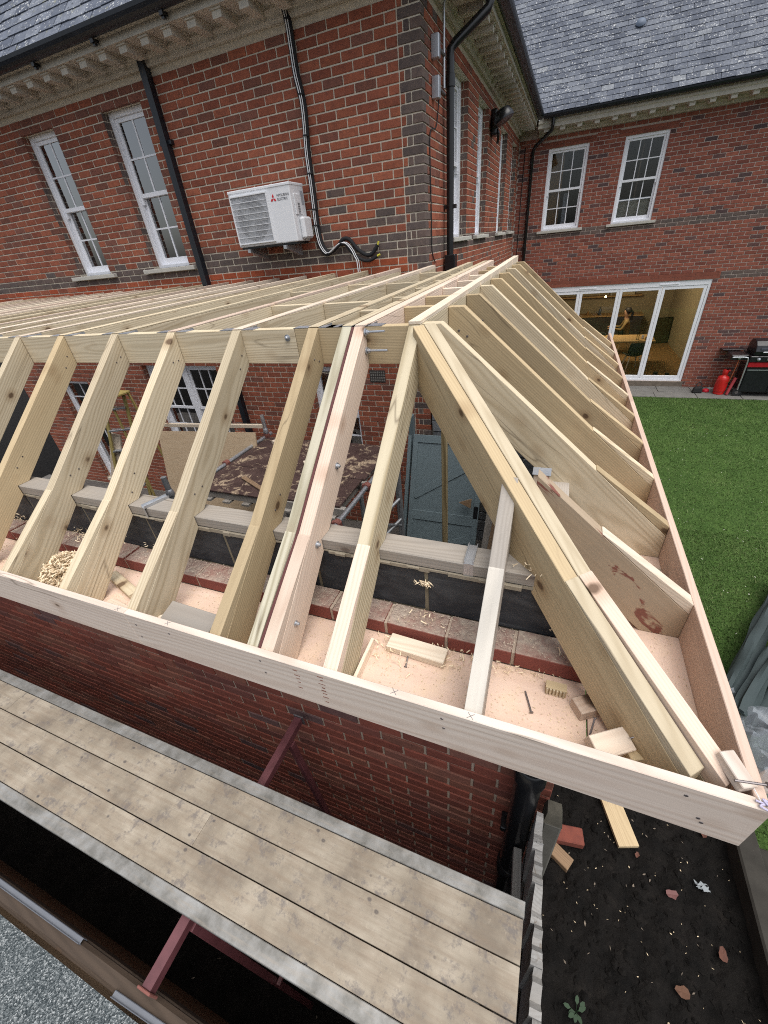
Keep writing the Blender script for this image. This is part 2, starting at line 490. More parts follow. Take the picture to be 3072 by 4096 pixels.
def mk_slate(name, lichen, moss, base=1.0):
    m = NT(name, 0.7, 0.15)
    r = m.rand(); p = m.pos()
    c = m.ramp(r, [(0.0, (0.068*base, 0.079*base, 0.104*base)), (0.45, (0.104*base, 0.118*base, 0.148*base)), (0.93, (0.145*base, 0.16*base, 0.19*base)), (1.0, (0.21*base, 0.225*base, 0.245*base))])
    c = m.mix(m.ramp(m.noise(p, 14, 4), [(0.4, 0.0), (0.75, 0.45)]), c, (0.038, 0.043, 0.056))
    c = m.mix(m.ramp(m.noise(p, 8, 4, 0.7), [(0.60, 0.0), (0.70, moss)]), c, (0.22, 0.225, 0.165))
    sp = m.math('ADD', m.noise(p, 34, 3, 0.7), m.math('MULTIPLY', m.noise(p, 5, 2), 0.25))
    c = m.mix(m.ramp(sp, [(0.735, 0.0), (0.775, lichen)]), c, (0.55, 0.56, 0.55))
    c = m.mix(m.ramp(m.noise(p, 22, 2, 0.5), [(0.30, 0.7), (0.34, 0.0)]), c, (0.03, 0.032, 0.034))
    m.col(c); m.bump(m.noise(m.vmath('MULTIPLY', p, (1, 1, 1)), 26, 5, 0.65), 0.003, 0.5)
    return m.mat
SLATE_B = mk_slate('blue_slate', 0.8, 0.2)
SLATE_A = mk_slate('mossy_slate', 0.9, 1.0, 1.25)

STONE = plain('cornice_stone', (0.56, 0.525, 0.455), 0.9, spec=0.15, var=0.22, nscale=7, bump=0.003)
SILL = plain('sill_stone', (0.50, 0.48, 0.43), 0.85, spec=0.2, var=0.12, nscale=10, bump=0.001)
WHITE = plain('white_upvc', (0.85, 0.86, 0.90), 0.35, var=0.03)
WHITE_AC = plain('white_casing', (0.72, 0.73, 0.75), 0.4, var=0.04)
BLACK_PL = plain('black_plastic', (0.010, 0.0105, 0.012), 0.28, spec=0.5, var=0.25, nscale=6)
GUTTER = plain('gutter_black', (0.011, 0.014, 0.020), 0.4, spec=0.5, var=0.35, nscale=5)
GALV = plain('galvanised_steel', (0.50, 0.52, 0.55), 0.4, metal=0.8, var=0.18, nscale=20)
GALV_D = plain('dull_scaffold_tube', (0.30, 0.315, 0.33), 0.5, metal=0.6, var=0.35, nscale=14)
RUST = plain('rusty_coupler', (0.20, 0.075, 0.06), 0.75, var=0.4, nscale=22, bump=0.001)
TRESTLE = plain('red_oxide_steel', (0.105, 0.035, 0.04), 0.45, spec=0.5, var=0.5, nscale=16)
REDOX = plain('red_oxide_flitch', (0.10, 0.032, 0.03), 0.6, var=0.2)
NAIL = plain('nail_steel', (0.19, 0.17, 0.17), 0.45, metal=0.7, var=0.3)
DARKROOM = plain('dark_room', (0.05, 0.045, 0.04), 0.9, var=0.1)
CONC = plain('old_concrete', (0.12, 0.115, 0.10), 0.95, spec=0.1, var=0.4, nscale=9, bump=0.004)
RUBBER = plain('rubber', (0.02, 0.02, 0.021), 0.7, var=0.2)
LAG = plain('pipe_lagging', (0.016, 0.016, 0.018), 0.8, var=0.3)
CABLE_W = plain('white_cable', (0.72, 0.73, 0.74), 0.45, var=0.05)
YELLOW = plain('yellow_tape', (0.62, 0.56, 0.07), 0.5, var=0.1)
DOORBLUE = plain('grey_blue_paint', (0.13, 0.17, 0.185), 0.5, var=0.08, nscale=4)
GREYCAP = plain('grey_trim', (0.13, 0.14, 0.16), 0.5, var=0.15)

def mk_glass(name, tint=(0.9, 0.93, 0.95), refl=1.0, ior=1.5):
    m = NT(name)
    t = m.t
    tr = m.n('ShaderNodeBsdfTransparent'); tr.inputs[0].default_value = (*tint, 1)
    gl = m.n('ShaderNodeBsdfGlossy'); gl.inputs['Roughness'].default_value = 0.03
    fr = m.n('ShaderNodeFresnel'); fr.inputs[0].default_value = ior
    mx = m.n('ShaderNodeMixShader')
    m.set(mx.inputs[0], m.math('MULTIPLY', fr.outputs[0], refl, True))
    t.links.new(tr.outputs[0], mx.inputs[1]); t.links.new(gl.outputs[0], mx.inputs[2])
    out = [n for n in t.nodes if n.type == 'OUTPUT_MATERIAL'][0]
    t.links.new(mx.outputs[0], out.inputs['Surface'])
    return m.mat
GLASS = mk_glass('window_glass', refl=5.5, ior=1.55)
GLASS_B = mk_glass('range_window_glass', refl=0.9)
GLASS_DOOR = mk_glass('door_glass', (0.86, 0.88, 0.86), 1.0)
# ------------------------------------------------------------------ brickwork
TAN_V = 2048/1612.8*1.02; TAN_H = 1536/1612.8*1.02
def in_view(p):
    p = Vector(p); z = p.dot(_f)
    return z > 0.1 and abs(p.dot(CR)) < z*TAN_H and abs(p.dot(CU)) < z*TAN_V

def brick_piece(mb, L, H, D, mi=0, M=None, jit=0.0013, ch=0.0035):
    # box seen from +y(local -> outward); chamfered outer arris, slightly uneven
    j = lambda: random.uniform(-jit, jit)
    pr = random.uniform(-0.0015, 0.0022)
    b = [(0, -D, 0), (L, -D, 0), (L, -D, H), (0, -D, H)]
    mid = [(j(), -ch+pr, j()), (L+j(), -ch+pr, j()), (L+j(), -ch+pr, H+j()), (j(), -ch+pr, H+j())]
    fr = [(ch+j(), pr+j()*0.5, ch+j()), (L-ch+j(), pr+j()*0.5, ch+j()), (L-ch+j(), pr+j()*0.5, H-ch+j()), (ch+j(), pr+j()*0.5, H-ch+j())]
    vs = [Vector(p) for p in b+mid+fr]
    if M is not None:
        vs = [M @ p for p in vs]
    fs = [(8, 11, 10, 9)]
    for i in range(4):
        k = (i+1) % 4
        fs.append((i, 4+i, 4+k, k)); fs.append((4+i, 8+i, 8+k, 4+k))
    mb.add(vs, fs, mi)

_brick_cache = {}
def brickwall(wall, origin, U, N, rows, mats, classfn, nind, visfn, joined='brickwork', align=False, pitch=0.225, course=0.075, joint=0.0125):
    """rows: list of (z0, [(u0, u1), ...]) free spans per course. Largest nind in view become objects of their own."""
    U = Vector(U); N = Vector(N); O = Vector(origin)
    base = frame(O, U, (0, 0, 1))
    if base.col[1].to_3d().dot(N) < 0:      # keep local +y = outward by flipping u
        base = None
    items = []
    for ri, (z0, spans) in enumerate(rows):
        off = 0.0 if ri % 2 == 0 else -pitch/2
        if align and spans:
            off = spans[0][0]
        for (s0, s1) in spans:
            k0 = int(math.floor((s0-off)/pitch))-1
            k = k0
            while True:
                a = off+k*pitch; b = a+pitch-joint
                k += 1
                if a > s1:
                    break
                aa = max(a, s0); bb = min(b, s1)
                if bb-aa < 0.025:
                    continue
                if s1-bb < 0.045 and bb < s1 and bb == b and (s1-b) > 0.012:
                    pass
                items.append((aa, bb, z0, ri, k))
    def mat_for(u0, z0, L):
        # piece frame: local x along U, y outward, z up (mirrored if needed by starting from the far end)
        if base is not None:
            return frame(O+U*u0+Vector((0, 0, z0)), U, (0, 0, 1))
        return frame(O+U*(u0+L)+Vector((0, 0, z0)), -U, (0, 0, 1))
    scored = []
    for it in items:
        u0, u1, z0, ri, k = it
        c = O+U*((u0+u1)/2)+Vector((0, 0, z0+0.03))
        if visfn(c, (u0+u1)/2, z0) and in_view(c):
            scored.append(((u1-u0)*abs(N.dot(c.normalized()))/c.length_squared, it))
    scored.sort(key=lambda s: -s[0])
    ind = set(id(s[1]) for s in scored[:nind])
    mb = MB()
    for it in items:
        u0, u1, z0, ri, k = it
        L = u1-u0; H = course-joint
        ci = classfn((u0+u1)/2, z0, ri, k)
        if id(it) in ind:
            key = (round(L, 3), ci, mats[ci].name, random.randrange(5) if L > 0.2 else 0, H)
            me = _brick_cache.get(key)
            if me is None:
                b = MB(); brick_piece(b, L, H, 0.045)
                me = b.mesh('brick', mats[ci]); _brick_cache[key] = me
            link('brick', me, wall, mat_for(u0, z0, L))
        else:
            brick_piece(mb, L, H, 0.045, ci, mat_for(u0, z0, L))
    if mb.v:
        stuff(mb.build(joined, mats, wall))

def free_spans(u0, u1, z0, z1, openings):
    sp = [(u0, u1)]
    for (a, b, c, d) in openings:
        if z1 > c+0.02 and z0 < d-0.02:
            ns = []
            for (s, e) in sp:
                if b <= s or a >= e:
                    ns.append((s, e)); continue
                if a-s > 0.02: ns.append((s, a))
                if e-b > 0.02: ns.append((b, e))
            sp = ns
    return sp

def core_wall(name, origin, U, N, ulen, z0, z1, openings, thick, mat, parent, inset=0.007, u0=0.0):
    U = Vector(U); N = Vector(N); O = Vector(origin)
    us = sorted({u0, ulen, *[o[0] for o in openings], *[o[1] for o in openings]})
    zs = sorted({z0, z1, *[o[2] for o in openings], *[o[3] for o in openings]})
    mb = MB()
    for i in range(len(us)-1):
        for j in range(len(zs)-1):
            uc = (us[i]+us[i+1])/2; zc = (zs[j]+zs[j+1])/2
            if any(o[0] < uc < o[1] and o[2] < zc < o[3] for o in openings):
                continue
            p = [O+U*us[i]-N*inset, O+U*us[i+1]-N*inset]
            q = [O+U*us[i]-N*thick, O+U*us[i+1]-N*thick]
            a, b = zs[j], zs[j+1]
            vs = [Vector((v.x, v.y, a)) for v in (p[0], p[1], q[1], q[0])]+[Vector((v.x, v.y, b)) for v in (p[0], p[1], q[1], q[0])]
            mb.add(vs, ((0,3,2,1),(4,5,6,7),(0,1,5,4),(1,2,6,5),(2,3,7,6),(3,0,4,7)))
    return mb.build(name, mat, parent)

def reveals(wall, origin, U, N, op, depth, mats, z_from, course=0.075):
    # brick returns at both jambs of an opening
    U = Vector(U); N = Vector(N); O = Vector(origin); mb = MB()
    a, b, c, d = op
    for (u, du) in ((a, 1), (b, -1)):
        z = z_from+math.ceil((c-z_from)/course)*course
        while z+0.06 < d:
            L = depth-0.012 if int(round(z/course)) % 2 else depth*0.55
            o0 = O+U*(u+du*0.004)-N*0.006
            for (s0, s1) in ((0, L), (L+0.01, depth-0.012)):
                if s1-s0 < 0.02:
                    continue
                p0 = o0-N*s0; p1 = o0-N*s1; q = -U*du*0.03
                vs = [p0, p1, p1+q, p0+q]
                vs = [Vector((v.x, v.y, z)) for v in vs]+[Vector((v.x, v.y, z+course-0.01)) for v in vs]
                mb.add(vs, ((0,1,2,3),(4,7,6,5),(0,4,5,1),(1,5,6,2),(2,6,7,3),(3,7,4,0)), random.randrange(len(mats)))
            z += course
    stuff(mb.build('jamb_brickwork', mats, wall))

# ------------------------------------------------------------------ windows
def sash_window(parent, O, U, N, w, h, cols, rt, rb, meet=0.5, fw=0.055, room=1.2, horn=True, glass=None):
    """box sash in an opening: O = bottom-left corner on the frame's outer plane, U to the right seen from outside, N outward"""
    U = Vector(U); N = Vector(N); O = Vector(O)
    F = frame(O, U, (0, 0, 1))          # local y = Z x X
    s = 1 if F.col[1].to_3d().dot(N) > 0 else -1
    def bx(mb, u0, u1, z0, z1, n0, n1):
        y0, y1 = sorted((n0*s, n1*s)); mb.box(u0, u1, y0, y1, z0, z1)
    mb = MB()
    for (u0, u1, z0, z1) in ((0, fw, 0, h), (w-fw, w, 0, h), (fw, w-fw, h-fw, h), (fw, w-fw, 0, fw*0.7)):
        bx(mb, u0, u1, z0, z1, -0.10, 0)
    win = mb.build('sash_window', WHITE, parent, F, bevel=0.003)
    zm = h*meet
    sw = 0.042
    for nm, z0, z1, off, rows in (('upper_sash', zm-0.02, h-fw, -0.022, rt), ('lower_sash', fw*0.7, zm+0.02, -0.06, rb)):
        m2 = MB()
        bot = 0.075 if nm == 'lower_sash' else 0.045
        for (u0, u1, a, b) in ((fw, fw+sw, z0, z1), (w-fw-sw, w-fw, z0, z1), (fw+sw, w-fw-sw, z1-0.042, z1), (fw+sw, w-fw-sw, z0, z0+bot)):
            bx(m2, u0, u1, a, b, off-0.036, off)
        if horn and nm == 'upper_sash':
            bx(m2, fw, fw+0.035, z0-0.07, z0, off-0.036, off); bx(m2, w-fw-0.035, w-fw, z0-0.07, z0, off-0.036, off)
        m2.build(nm, WHITE, win, F, bevel=0.002)
        gu0, gu1, gz0, gz1 = fw+sw, w-fw-sw, z0+bot, z1-0.042
        gb = 0.018
        for c in range(1, cols):
            uc = gu0+(gu1-gu0)*c/cols
            m3 = MB(); bx(m3, uc-gb/2, uc+gb/2, gz0, gz1, off-0.028, off-0.006); m3.build('glazing_bar', WHITE, win, F)
        for r_ in range(1, rows):
            zc = gz0+(gz1-gz0)*r_/rows
            m3 = MB(); bx(m3, gu0, gu1, zc-gb/2, zc+gb/2, off-0.0275, off-0.0055); m3.build('glazing_bar', WHITE, win, F)
        for c in range(cols):
            for r_ in range(rows):
                a = gu0+(gu1-gu0)*c/cols; b = gu0+(gu1-gu0)*(c+1)/cols
                p = gz0+(gz1-gz0)*r_/rows; q = gz0+(gz1-gz0)*(r_+1)/rows
                m3 = MB(); bx(m3, a, b, p, q, off-0.020, off-0.015); m3.build('pane', glass or GLASS, win, F)
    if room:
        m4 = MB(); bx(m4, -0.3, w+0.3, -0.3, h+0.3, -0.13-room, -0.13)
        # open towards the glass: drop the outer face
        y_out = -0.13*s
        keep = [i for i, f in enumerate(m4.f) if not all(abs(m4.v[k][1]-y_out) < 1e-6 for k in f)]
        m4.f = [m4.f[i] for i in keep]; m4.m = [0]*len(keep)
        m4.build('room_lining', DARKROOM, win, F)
    return win, F, s

def sill(parent, O, U, N, w, h=0.05, proj=0.06, depth=0.12):
    U = Vector(U); N = Vector(N); O = Vector(O)
    F = frame(O, U, (0, 0, 1)); s = 1 if F.col[1].to_3d().dot(N) > 0 else -1
    y0, y1 = sorted((-depth*s, proj*s))
    return MB().box(0, w, y0, y1, -h, 0).build('window_sill', SILL, parent, F, bevel=0.006)

# ------------------------------------------------------------------ roofs of slate
_slate_cache = {}
def slate_roof(parent, O, U, S, ulen, slen, mat, nind, wid=0.30, expo=0.20, clip=None, visfn=None):
    O = Vector(O); U = Vector(U).normalized(); S = Vector(S).normalized(); Nn = U.cross(S).normalized()
    if Nn.z < 0: Nn = -Nn
    mb = MB()
    quad = [O, O+U*ulen, O+U*ulen+S*slen, O+S*slen]
    mb.add([p-Nn*0.03 for p in quad]+[p-Nn*0.012 for p in quad], ((0,1,2,3),(7,6,5,4),(0,4,5,1),(1,5,6,2),(2,6,7,3),(3,7,4,0)))
    roof = mb.build('roof', SLATE_A if mat is SLATE_A else SLATE_B, parent)
    items = []
    nr = int(slen/expo); nc = int(ulen/wid)+2
    for r_ in range(nr):
        for c in range(-1, nc):
            u = c*wid+(wid/2 if r_ % 2 else 0)+random.uniform(-0.006, 0.006)
            if u < 0 or u+wid > ulen: continue
            if clip and not clip(u+wid/2, r_*expo): continue
            items.append((u, r_*expo+random.uniform(-0.006, 0.006), random.gauss(0, 0.006)))
    sc_ = []
    for it in items:
        c = O+U*(it[0]+wid/2)+S*(it[1]+expo/2)
        if in_view(c) and (visfn is None or visfn(c)):
            sc_.append((abs(Nn.dot(c.normalized()))/c.length_squared, it))
    sc_.sort(key=lambda s: -s[0])
    ind = set(id(s[1]) for s in sc_[:nind])
    def mk(b, M=None):
        g = random.uniform(0.003, 0.008); L = expo*1.9; t = 0.008; lift = 0.017
        j = lambda: random.uniform(-0.004, 0.004)
        x0, x1 = g/2, wid-g/2
        a = [(x0+j(), j(), lift), (x1+j(), j(), lift), (x1, L, 0.001), (x0, L, 0.001)]
        vs = [Vector((p[0], p[1], p[2]-t)) for p in a]+[Vector(p) for p in a]
        if M is not None: vs = [M @ p for p in vs]
        b.add(vs, ((0,3,2,1),(4,5,6,7),(0,1,5,4),(1,2,6,5),(2,3,7,6),(3,0,4,7)))
    rest = MB()
    B3 = Matrix(((U.x, S.x, Nn.x, 0), (U.y, S.y, Nn.y, 0), (U.z, S.z, Nn.z, 0), (0, 0, 0, 1)))
    for it in items:
        p = O+U*it[0]+S*it[1]+Nn*random.uniform(0.0, 0.004)
        M = Matrix.Translation(p) @ B3 @ Matrix.Rotation(it[2], 4, 'Z')
        if id(it) in ind:
            k = (mat.name, random.randrange(8))
            me = _slate_cache.get(k)
            if me is None:
                b = MB(); mk(b); me = b.mesh('slate', mat); _slate_cache[k] = me
            link('slate', me, roof, M)
        else:
            mk(rest, M)
    if rest.v:
        stuff(rest.build('slating', mat, roof))
    return roof

def gutter_run(parent, pts, r=0.06):
    # half-round gutter along a path, open upwards
    mb = MB(); n = 9; P = [Vector(p) for p in pts]; rings = []
    for i, p in enumerate(P):
        if 0 < i < len(P)-1:
            d1 = (P[i]-P[i-1]).normalized(); d2 = (P[i+1]-P[i]).normalized(); t = (d1+d2).normalized()
            k = 1/max(0.3, t.dot(d1))
        else:
            t = (P[1]-P[0]).normalized() if i == 0 else (P[-1]-P[-2]).normalized(); k = 1
        side = t.cross(Vector((0, 0, 1))).normalized()*k
        ring = []
        for (rr, order) in ((r, range(n+1)), (r*0.86, range(n, -1, -1))):
            for a in order:
                w = math.pi*a/n
                ring.append(p+side*(rr*math.cos(w))+Vector((0, 0, -rr*1.15*math.sin(w))))
        rings.append(ring)
    m = len(rings[0]); base = len(mb.v)
    for rg in rings:
        mb.v.extend([tuple(q) for q in rg])
    for i in range(len(rings)-1):
        for k in range(m):
            k2 = (k+1) % m
            mb.f.append((base+i*m+k, base+i*m+k2, base+(i+1)*m+k2, base+(i+1)*m+k)); mb.m.append(0)
    return mb.build('gutter', GUTTER, parent)

def cornice(parent, O, U, N, ulen, z0, proj=0.40, pitch=0.30, inset=0.0, skip=0):
    """stone cornice: bed mould on the wall, soffit slab, modillion blocks under it"""
    U = Vector(U); N = Vector(N); O = Vector(O)
    F = frame(Vector((O.x, O.y, z0)), U, (0, 0, 1)); s = 1 if F.col[1].to_3d().dot(N) > 0 else -1
    # profile in (outward, up), swept along u
    prof = [(-0.1, 0.0), (0.035, 0.0), (0.05, 0.02), (0.055, 0.05), (0.085, 0.075), (0.085, 0.10), (proj-0.02, 0.10), (proj-0.02, 0.16), (proj, 0.18), (proj, 0.21), (-0.1, 0.21)]
    mb = MB(); n = len(prof)
    vs = [(0, p[0]*s, p[1]) for p in prof]+[(ulen, p[0]*s, p[1]) for p in prof]
    fs = [tuple(range(n)), tuple(range(2*n-1, n-1, -1))]+[((i+1) % n, i, n+i, n+(i+1) % n) for i in range(n)]
    mb.add(vs, fs)
    c = mb.build('cornice', STONE, parent, F)
    me = None
    u = pitch*0.5+inset
    while u < ulen-0.1:
        if me is None:
            b = MB()
            y0, y1 = sorted((0.10*s, (proj-0.06)*s))
            b.box(-0.05, 0.05, y0, y1, 0.035, 0.0985)
            y2, y3 = sorted((0.088*s, (proj-0.045)*s))
            b.box(-0.06, 0.06, y2, y3, 0.085, 0.0992)
            me = b.mesh('modillion', STONE)
        link('modillion', me, c, F @ Matrix.Translation((u, 0, 0)))
        u += pitch
    return c

# ================================================================== house, near wing (wall A + return wall)
YA, XC, YB = 5.0, -1.445, 13.0
wing = thing('brick_house', 'red brick house wing behind the new roof frame, with dark brick corner and air conditioner', 'house', (-3.0, 5.2, GROUND))
Z_BASE = GROUND
AL = 8.6                       # length of wall A to the left of the corner
# wall A: u runs left from the corner
def ua(x): return XC-x
opA = [(ua(-4.76), ua(-5.41), 0.0, 1.607), (ua(-6.29), ua(-6.94), 0.0, 1.607),
       (ua(-4.86), ua(-6.46), -2.80, -1.32), (ua(-2.50), ua(-3.20), -2.80, -1.32), (ua(-8.0), ua(-8.9), -3.75, -1.60)]
wallA = core_wall('wall', (XC, YA, 0), (-1, 0, 0), (0, -1, 0), AL, Z_BASE, 1.81, opA, 0.30, MORTAR_A, wing, u0=0.009)
ZR0 = -0.12 - 75*0.075         # course grid: a bed joint at z = -0.12
lintA = []
rowsA = []; quoinA = MB(); q_ind = []
k = 0; z = ZR0
while z < 1.80-0.05:
    if z > Z_BASE-0.02:
        even = (k % 2 == 0)
        rowsA.append((z, free_spans(0.225 if even else 0.1725, AL, z, z+0.065, opA+lintA), even, k))
    z += 0.075; k += 1
def clsA(u, z, ri, k):
    zz = z+0.03
    if -0.115 < zz < 0.025: return 1
    if 0.02 < zz < 0.10 and random.random() < 0.45: return 1
    if -0.28 < zz < -0.12: return 2 if random.random() < 0.8 else 0
    if zz > 1.60 and any(o[0]-0.1 < u < o[1]+0.1 for o in opA[:2]): return 3
    near = any(o[2]-0.1 < zz < o[3]+0.1 and (abs(u-o[0]) < 0.17 or abs(u-o[1]) < 0.17) for o in opA[:2])
    if near and random.random() < 0.6: return 3
    t = random.random()
    # blue bricks scatter towards the corner low down
    if u < 1.9 and -0.15 < zz < 0.75 and t < 0.20*(1-zz/0.75): return 1
    return 3 if t < 0.14 else (1 if t > 0.996 else 0)
matsA = [BR_A, BR_DARK, BR_ORANGE, BR_ABROWN]
brickwall(wallA, (XC, YA, 0), (-1, 0, 0), (0, -1, 0), [(r_[0], r_[1]) for r_ in rowsA], matsA, clsA, 212,
          lambda c, u, z: z > -0.30)
# corner quoins in dark brick, one brick showing on both faces
for (z, sp, even, k) in rowsA:
    lx, ly = (0.215, 0.102) if even else (0.102, 0.215)
    def box_q(L, D, x1, nm):
        b = MB(); j = 0.0015
        b.box(-L, 0, 0, D, 0, 0.065)
        b.v = [(p[0]+random.uniform(-j, j), p[1]+random.uniform(-j, j), p[2]+random.uniform(-j, j)) for p in b.v]
        o = b.build('brick', BR_DARK if (z > -0.2 or random.random() < 0.75) else BR_A, wallA, Matrix.Translation((x1, YA, z)), bevel=0.004)
        return o
    if z > -0.35 or -2.4 < z < -1.2:
        box_q(lx, ly, XC, 'quoin')
        if not even:
            box_q(0.05, 0.10, XC-0.112, 'closer')
    else:
        brick_piece(quoinA, lx, 0.065, 0.1, 0, frame((XC, YA, z), (-1, 0, 0), (0, 0, 1)))
if quoinA.v:
    stuff(quoinA.build('brickwork', [BR_DARK], wallA))
for op in opA[:2]:
    reveals(wallA, (XC, YA, 0), (-1, 0, 0), (0, -1, 0), op, 0.10, [BR_ABROWN, BR_DARK], ZR0)
for op in opA[2:]:
    reveals(wallA, (XC, YA, 0), (-1, 0, 0), (0, -1, 0), op, 0.10, [BR_A, BR_ABROWN], ZR0)
for l in lintA:
    wbox('lintel', XC-l[1], XC-l[0], YA-0.0005, YA+0.10, l[2], l[3]+0.004, BR_LINTEL, wallA, bevel=0.003)
for (x0, x1, rt, rb, c, zb, zt) in ((-6.94, -6.29, 2, 2, 2, 0.0, 1.607), (-5.41, -4.76, 2, 2, 2, 0.0, 1.607)):
    sash_window(wing, (x0, YA+0.10, zb), (1, 0, 0), (0, -1, 0), x1-x0, zt-zb, c, rt, rb, 0.5)
    sill(wing, (x0-0.16, YA, zb), (1, 0, 0), (0, -1, 0), x1-x0+0.28)
# ground floor: a pair of casements with blinds, one narrow light
def casement(parent, x0, x1, zb, zt, cols, rows, blind=True):
    wn_, F, s = sash_window(parent, (x0, YA+0.10, zb), (1, 0, 0), (0, -1, 0), x1-x0, zt-zb, cols, rows//2, rows//2, 0.5, horn=False, room=0.8)
    if blind:
        b = MB(); zz = zb+0.08
        while zz < zt-0.06:
            b.box(x0+0.06, x1-0.06, YA+0.232, YA+0.254, zz, zz+0.002, M=None); zz += 0.028
        b.box(x0+0.06, x1-0.06, YA+0.262, YA+0.266, zb, zt)
        b.build('venetian_blind', plain('blind_grey', (0.45, 0.47, 0.47), 0.6, var=0.05), wn_)
casement(wing, -6.46, -5.64, -2.80, -1.32, 3, 4)
casement(wing, -5.68+0.04, -4.86, -2.80, -1.32, 3, 4)
casement(wing, -3.20, -2.50, -2.80, -1.32, 2, 4)
sash_window(wing, (-8.9, YA+0.10, -3.75), (1, 0, 0), (0, -1, 0), 0.9, 2.15, 2, 2, 1, 0.7, horn=False)
for (x0, x1) in ((-6.6, -4.72), (-3.32, -2.38)):
    sill(wing, (x0, YA, -2.80), (1, 0, 0), (0, -1, 0), x1-x0)
# air brick
ab = MB(); ab.box(-2.27, -2.05, YA-0.006, YA+0.03, -1.515, -1.36)
abo = ab.build('air_brick', plain('terracotta_soot', (0.05, 0.045, 0.042), 0.9, var=0.4, nscale=40), wing)
ab = MB()
for i in range(7):
    for j_ in range(4):
        ab.box(-2.255+i*0.03, -2.255+i*0.03+0.018, YA-0.009, YA-0.005, -1.50+j_*0.034, -1.50+j_*0.034+0.020)
ab.build('vent_holes', plain('lime_grey', (0.20, 0.19, 0.175), 0.9), abo)

# return wall
opR = [(1.20, 2.07, 0.0, 1.60), (2.75, 3.64, 0.0, 1.60), (5.0, 5.92, 0.0, 1.60), (6.75, 7.62, 0.0, 1.60)]
wallR = core_wall('wall', (XC, YA+0.29, 0), (0, 1, 0), (1, 0, 0), 7.71, Z_BASE, 1.81, [(a-0.29, b-0.29, c, d) for a, b, c, d in opR], 0.30, MORTAR_A, wing)
rowsR = []
k = 0; z = ZR0
while z < 1.80-0.05:
    if z > -1.5:
        even = (k % 2 == 0)
        rowsR.append((z, free_spans(0.112 if even else 0.225, 8.0, z, z+0.065, opR)))
    z += 0.075; k += 1
def clsR(u, z, ri, k):
    zz = z+0.03
    if -0.115 < zz < 0.025: return 1
    t = random.random()
    return 3 if t < 0.15 else (1 if t > 0.97 else 0)
brickwall(wallR, (XC, YA, 0), (0, 1, 0), (1, 0, 0), rowsR, matsA, clsR, 30, lambda c, u, z: z > -0.1 and u < 1.2, pitch=0.169, align=True)
for op in opR:
    reveals(wallR, (XC, YA, 0), (0, 1, 0), (1, 0, 0), op, 0.10, [BR_ABROWN, BR_DARK], ZR0)
    sash_window(wing, (XC-0.10, YA+op[0], op[2]), (0, 1, 0), (1, 0, 0), op[1]-op[0], op[3]-op[2], 2, 2, 2, 0.5, room=0.9)
    sill(wing, (XC, YA+op[0]-0.12, op[2]), (0, 1, 0), (1, 0, 0), op[1]-op[0]+0.24)
cornice(wing, (-10.0, YA, 0), (1, 0, 0), (0, -1, 0), 10.0+XC+0.085, 1.805)
cornice(wing, (XC, YA-0.085, 0), (0, 1, 0), (1, 0, 0), YB-YA+0.085, 1.8035, inset=0.1)
# eaves corner block, then gutter right round the corner
wbox('cornice_corner', XC+0.086, XC+0.40, YA-0.40, YA-0.086, 1.9, 2.012, STONE, wing)
wbox('eaves_board', -10.0, XC+0.37, YA-0.37, YA+0.05, 2.017, 2.075, STONE, wing)
wbox('eaves_board', XC-0.05, XC+0.37, YA+0.052, YB, 2.017, 2.075, STONE, wing)
gutter_run(wing, [(-10.0, YA-0.46, 2.04), (XC+0.46, YA-0.46, 2.04), (XC+0.46, YB-0.46, 2.04)], 0.074)
gb = MB()
for i in range(12):
    x = -1.9-i*0.93
    gb = MB(); gb.box(x-0.02, x+0.02, YA-0.47, YA-0.40, 1.925, 1.955); gb.box(x-0.015, x+0.015, YA-0.455, YA-0.425, 1.905, 1.93)
    gb.build('gutter_bracket', BLACK_PL, wing)
cp, sp_ = math.cos(R(48)), math.sin(R(48))
slate_roof(wing, (-10.2, YA-0.42, 2.06), (1, 0, 0), (0, cp, sp_), 9.2, 4.4, SLATE_A, 300, wid=0.24, expo=0.14, clip=lambda u, s: u < 9.2-s*cp)
slate_roof(wing, (XC+0.42, YA-0.40, 2.058), (0, 1, 0), (-cp, 0, sp_), 8.0, 3.0, SLATE_A, 0, clip=lambda u, s: u > s*cp)

# ================================================================== house, far range (wall B)
rng_h = thing('brick_house', 'long red brick house range across the lawn with folding glass doors and slate roof', 'house', (2.0, 13.2, GROUND))
BX0, BX1 = XC-0.3, 7.2
opB = [(-0.775, 0.09, -0.07, 1.50), (0.795, 1.635, -0.07, 1.50), (-0.62, 3.215, -3.75, -1.35)]
opBu = [(a-BX0, b-BX0, c, d) for a, b, c, d in opB]
wallB = core_wall('wall', (BX0, YB, 0), (1, 0, 0), (0, -1, 0), BX1-BX0, GROUND, 2.01, opBu, 0.30, MORTAR_B, rng_h)
lintB = [(-0.91-BX0, 0.22-BX0, 1.50, 1.615), (0.66-BX0, 1.77-BX0, 1.50, 1.615), (-0.8-BX0, 3.33-BX0, -1.35, -1.20)]
rowsB = []; z = GROUND+0.005; k = 0
ZB0 = -0.225-49*0.075
z = ZB0
while z < 1.70-0.03:
    if z > GROUND-0.03:
        rowsB.append((z, free_spans(XC-BX0+0.01, BX1-BX0, z, z+0.065, opBu+lintB)))
    z += 0.075
def clsB(u, z, ri, k):
    zz = z+0.03; x = u+BX0
    if -0.225 < zz < -0.075: return 2
    if -1.36 < zz < -1.20 and x > 3.2: return 2
    t = random.random()
    return 1 if t < 0.09 else 0
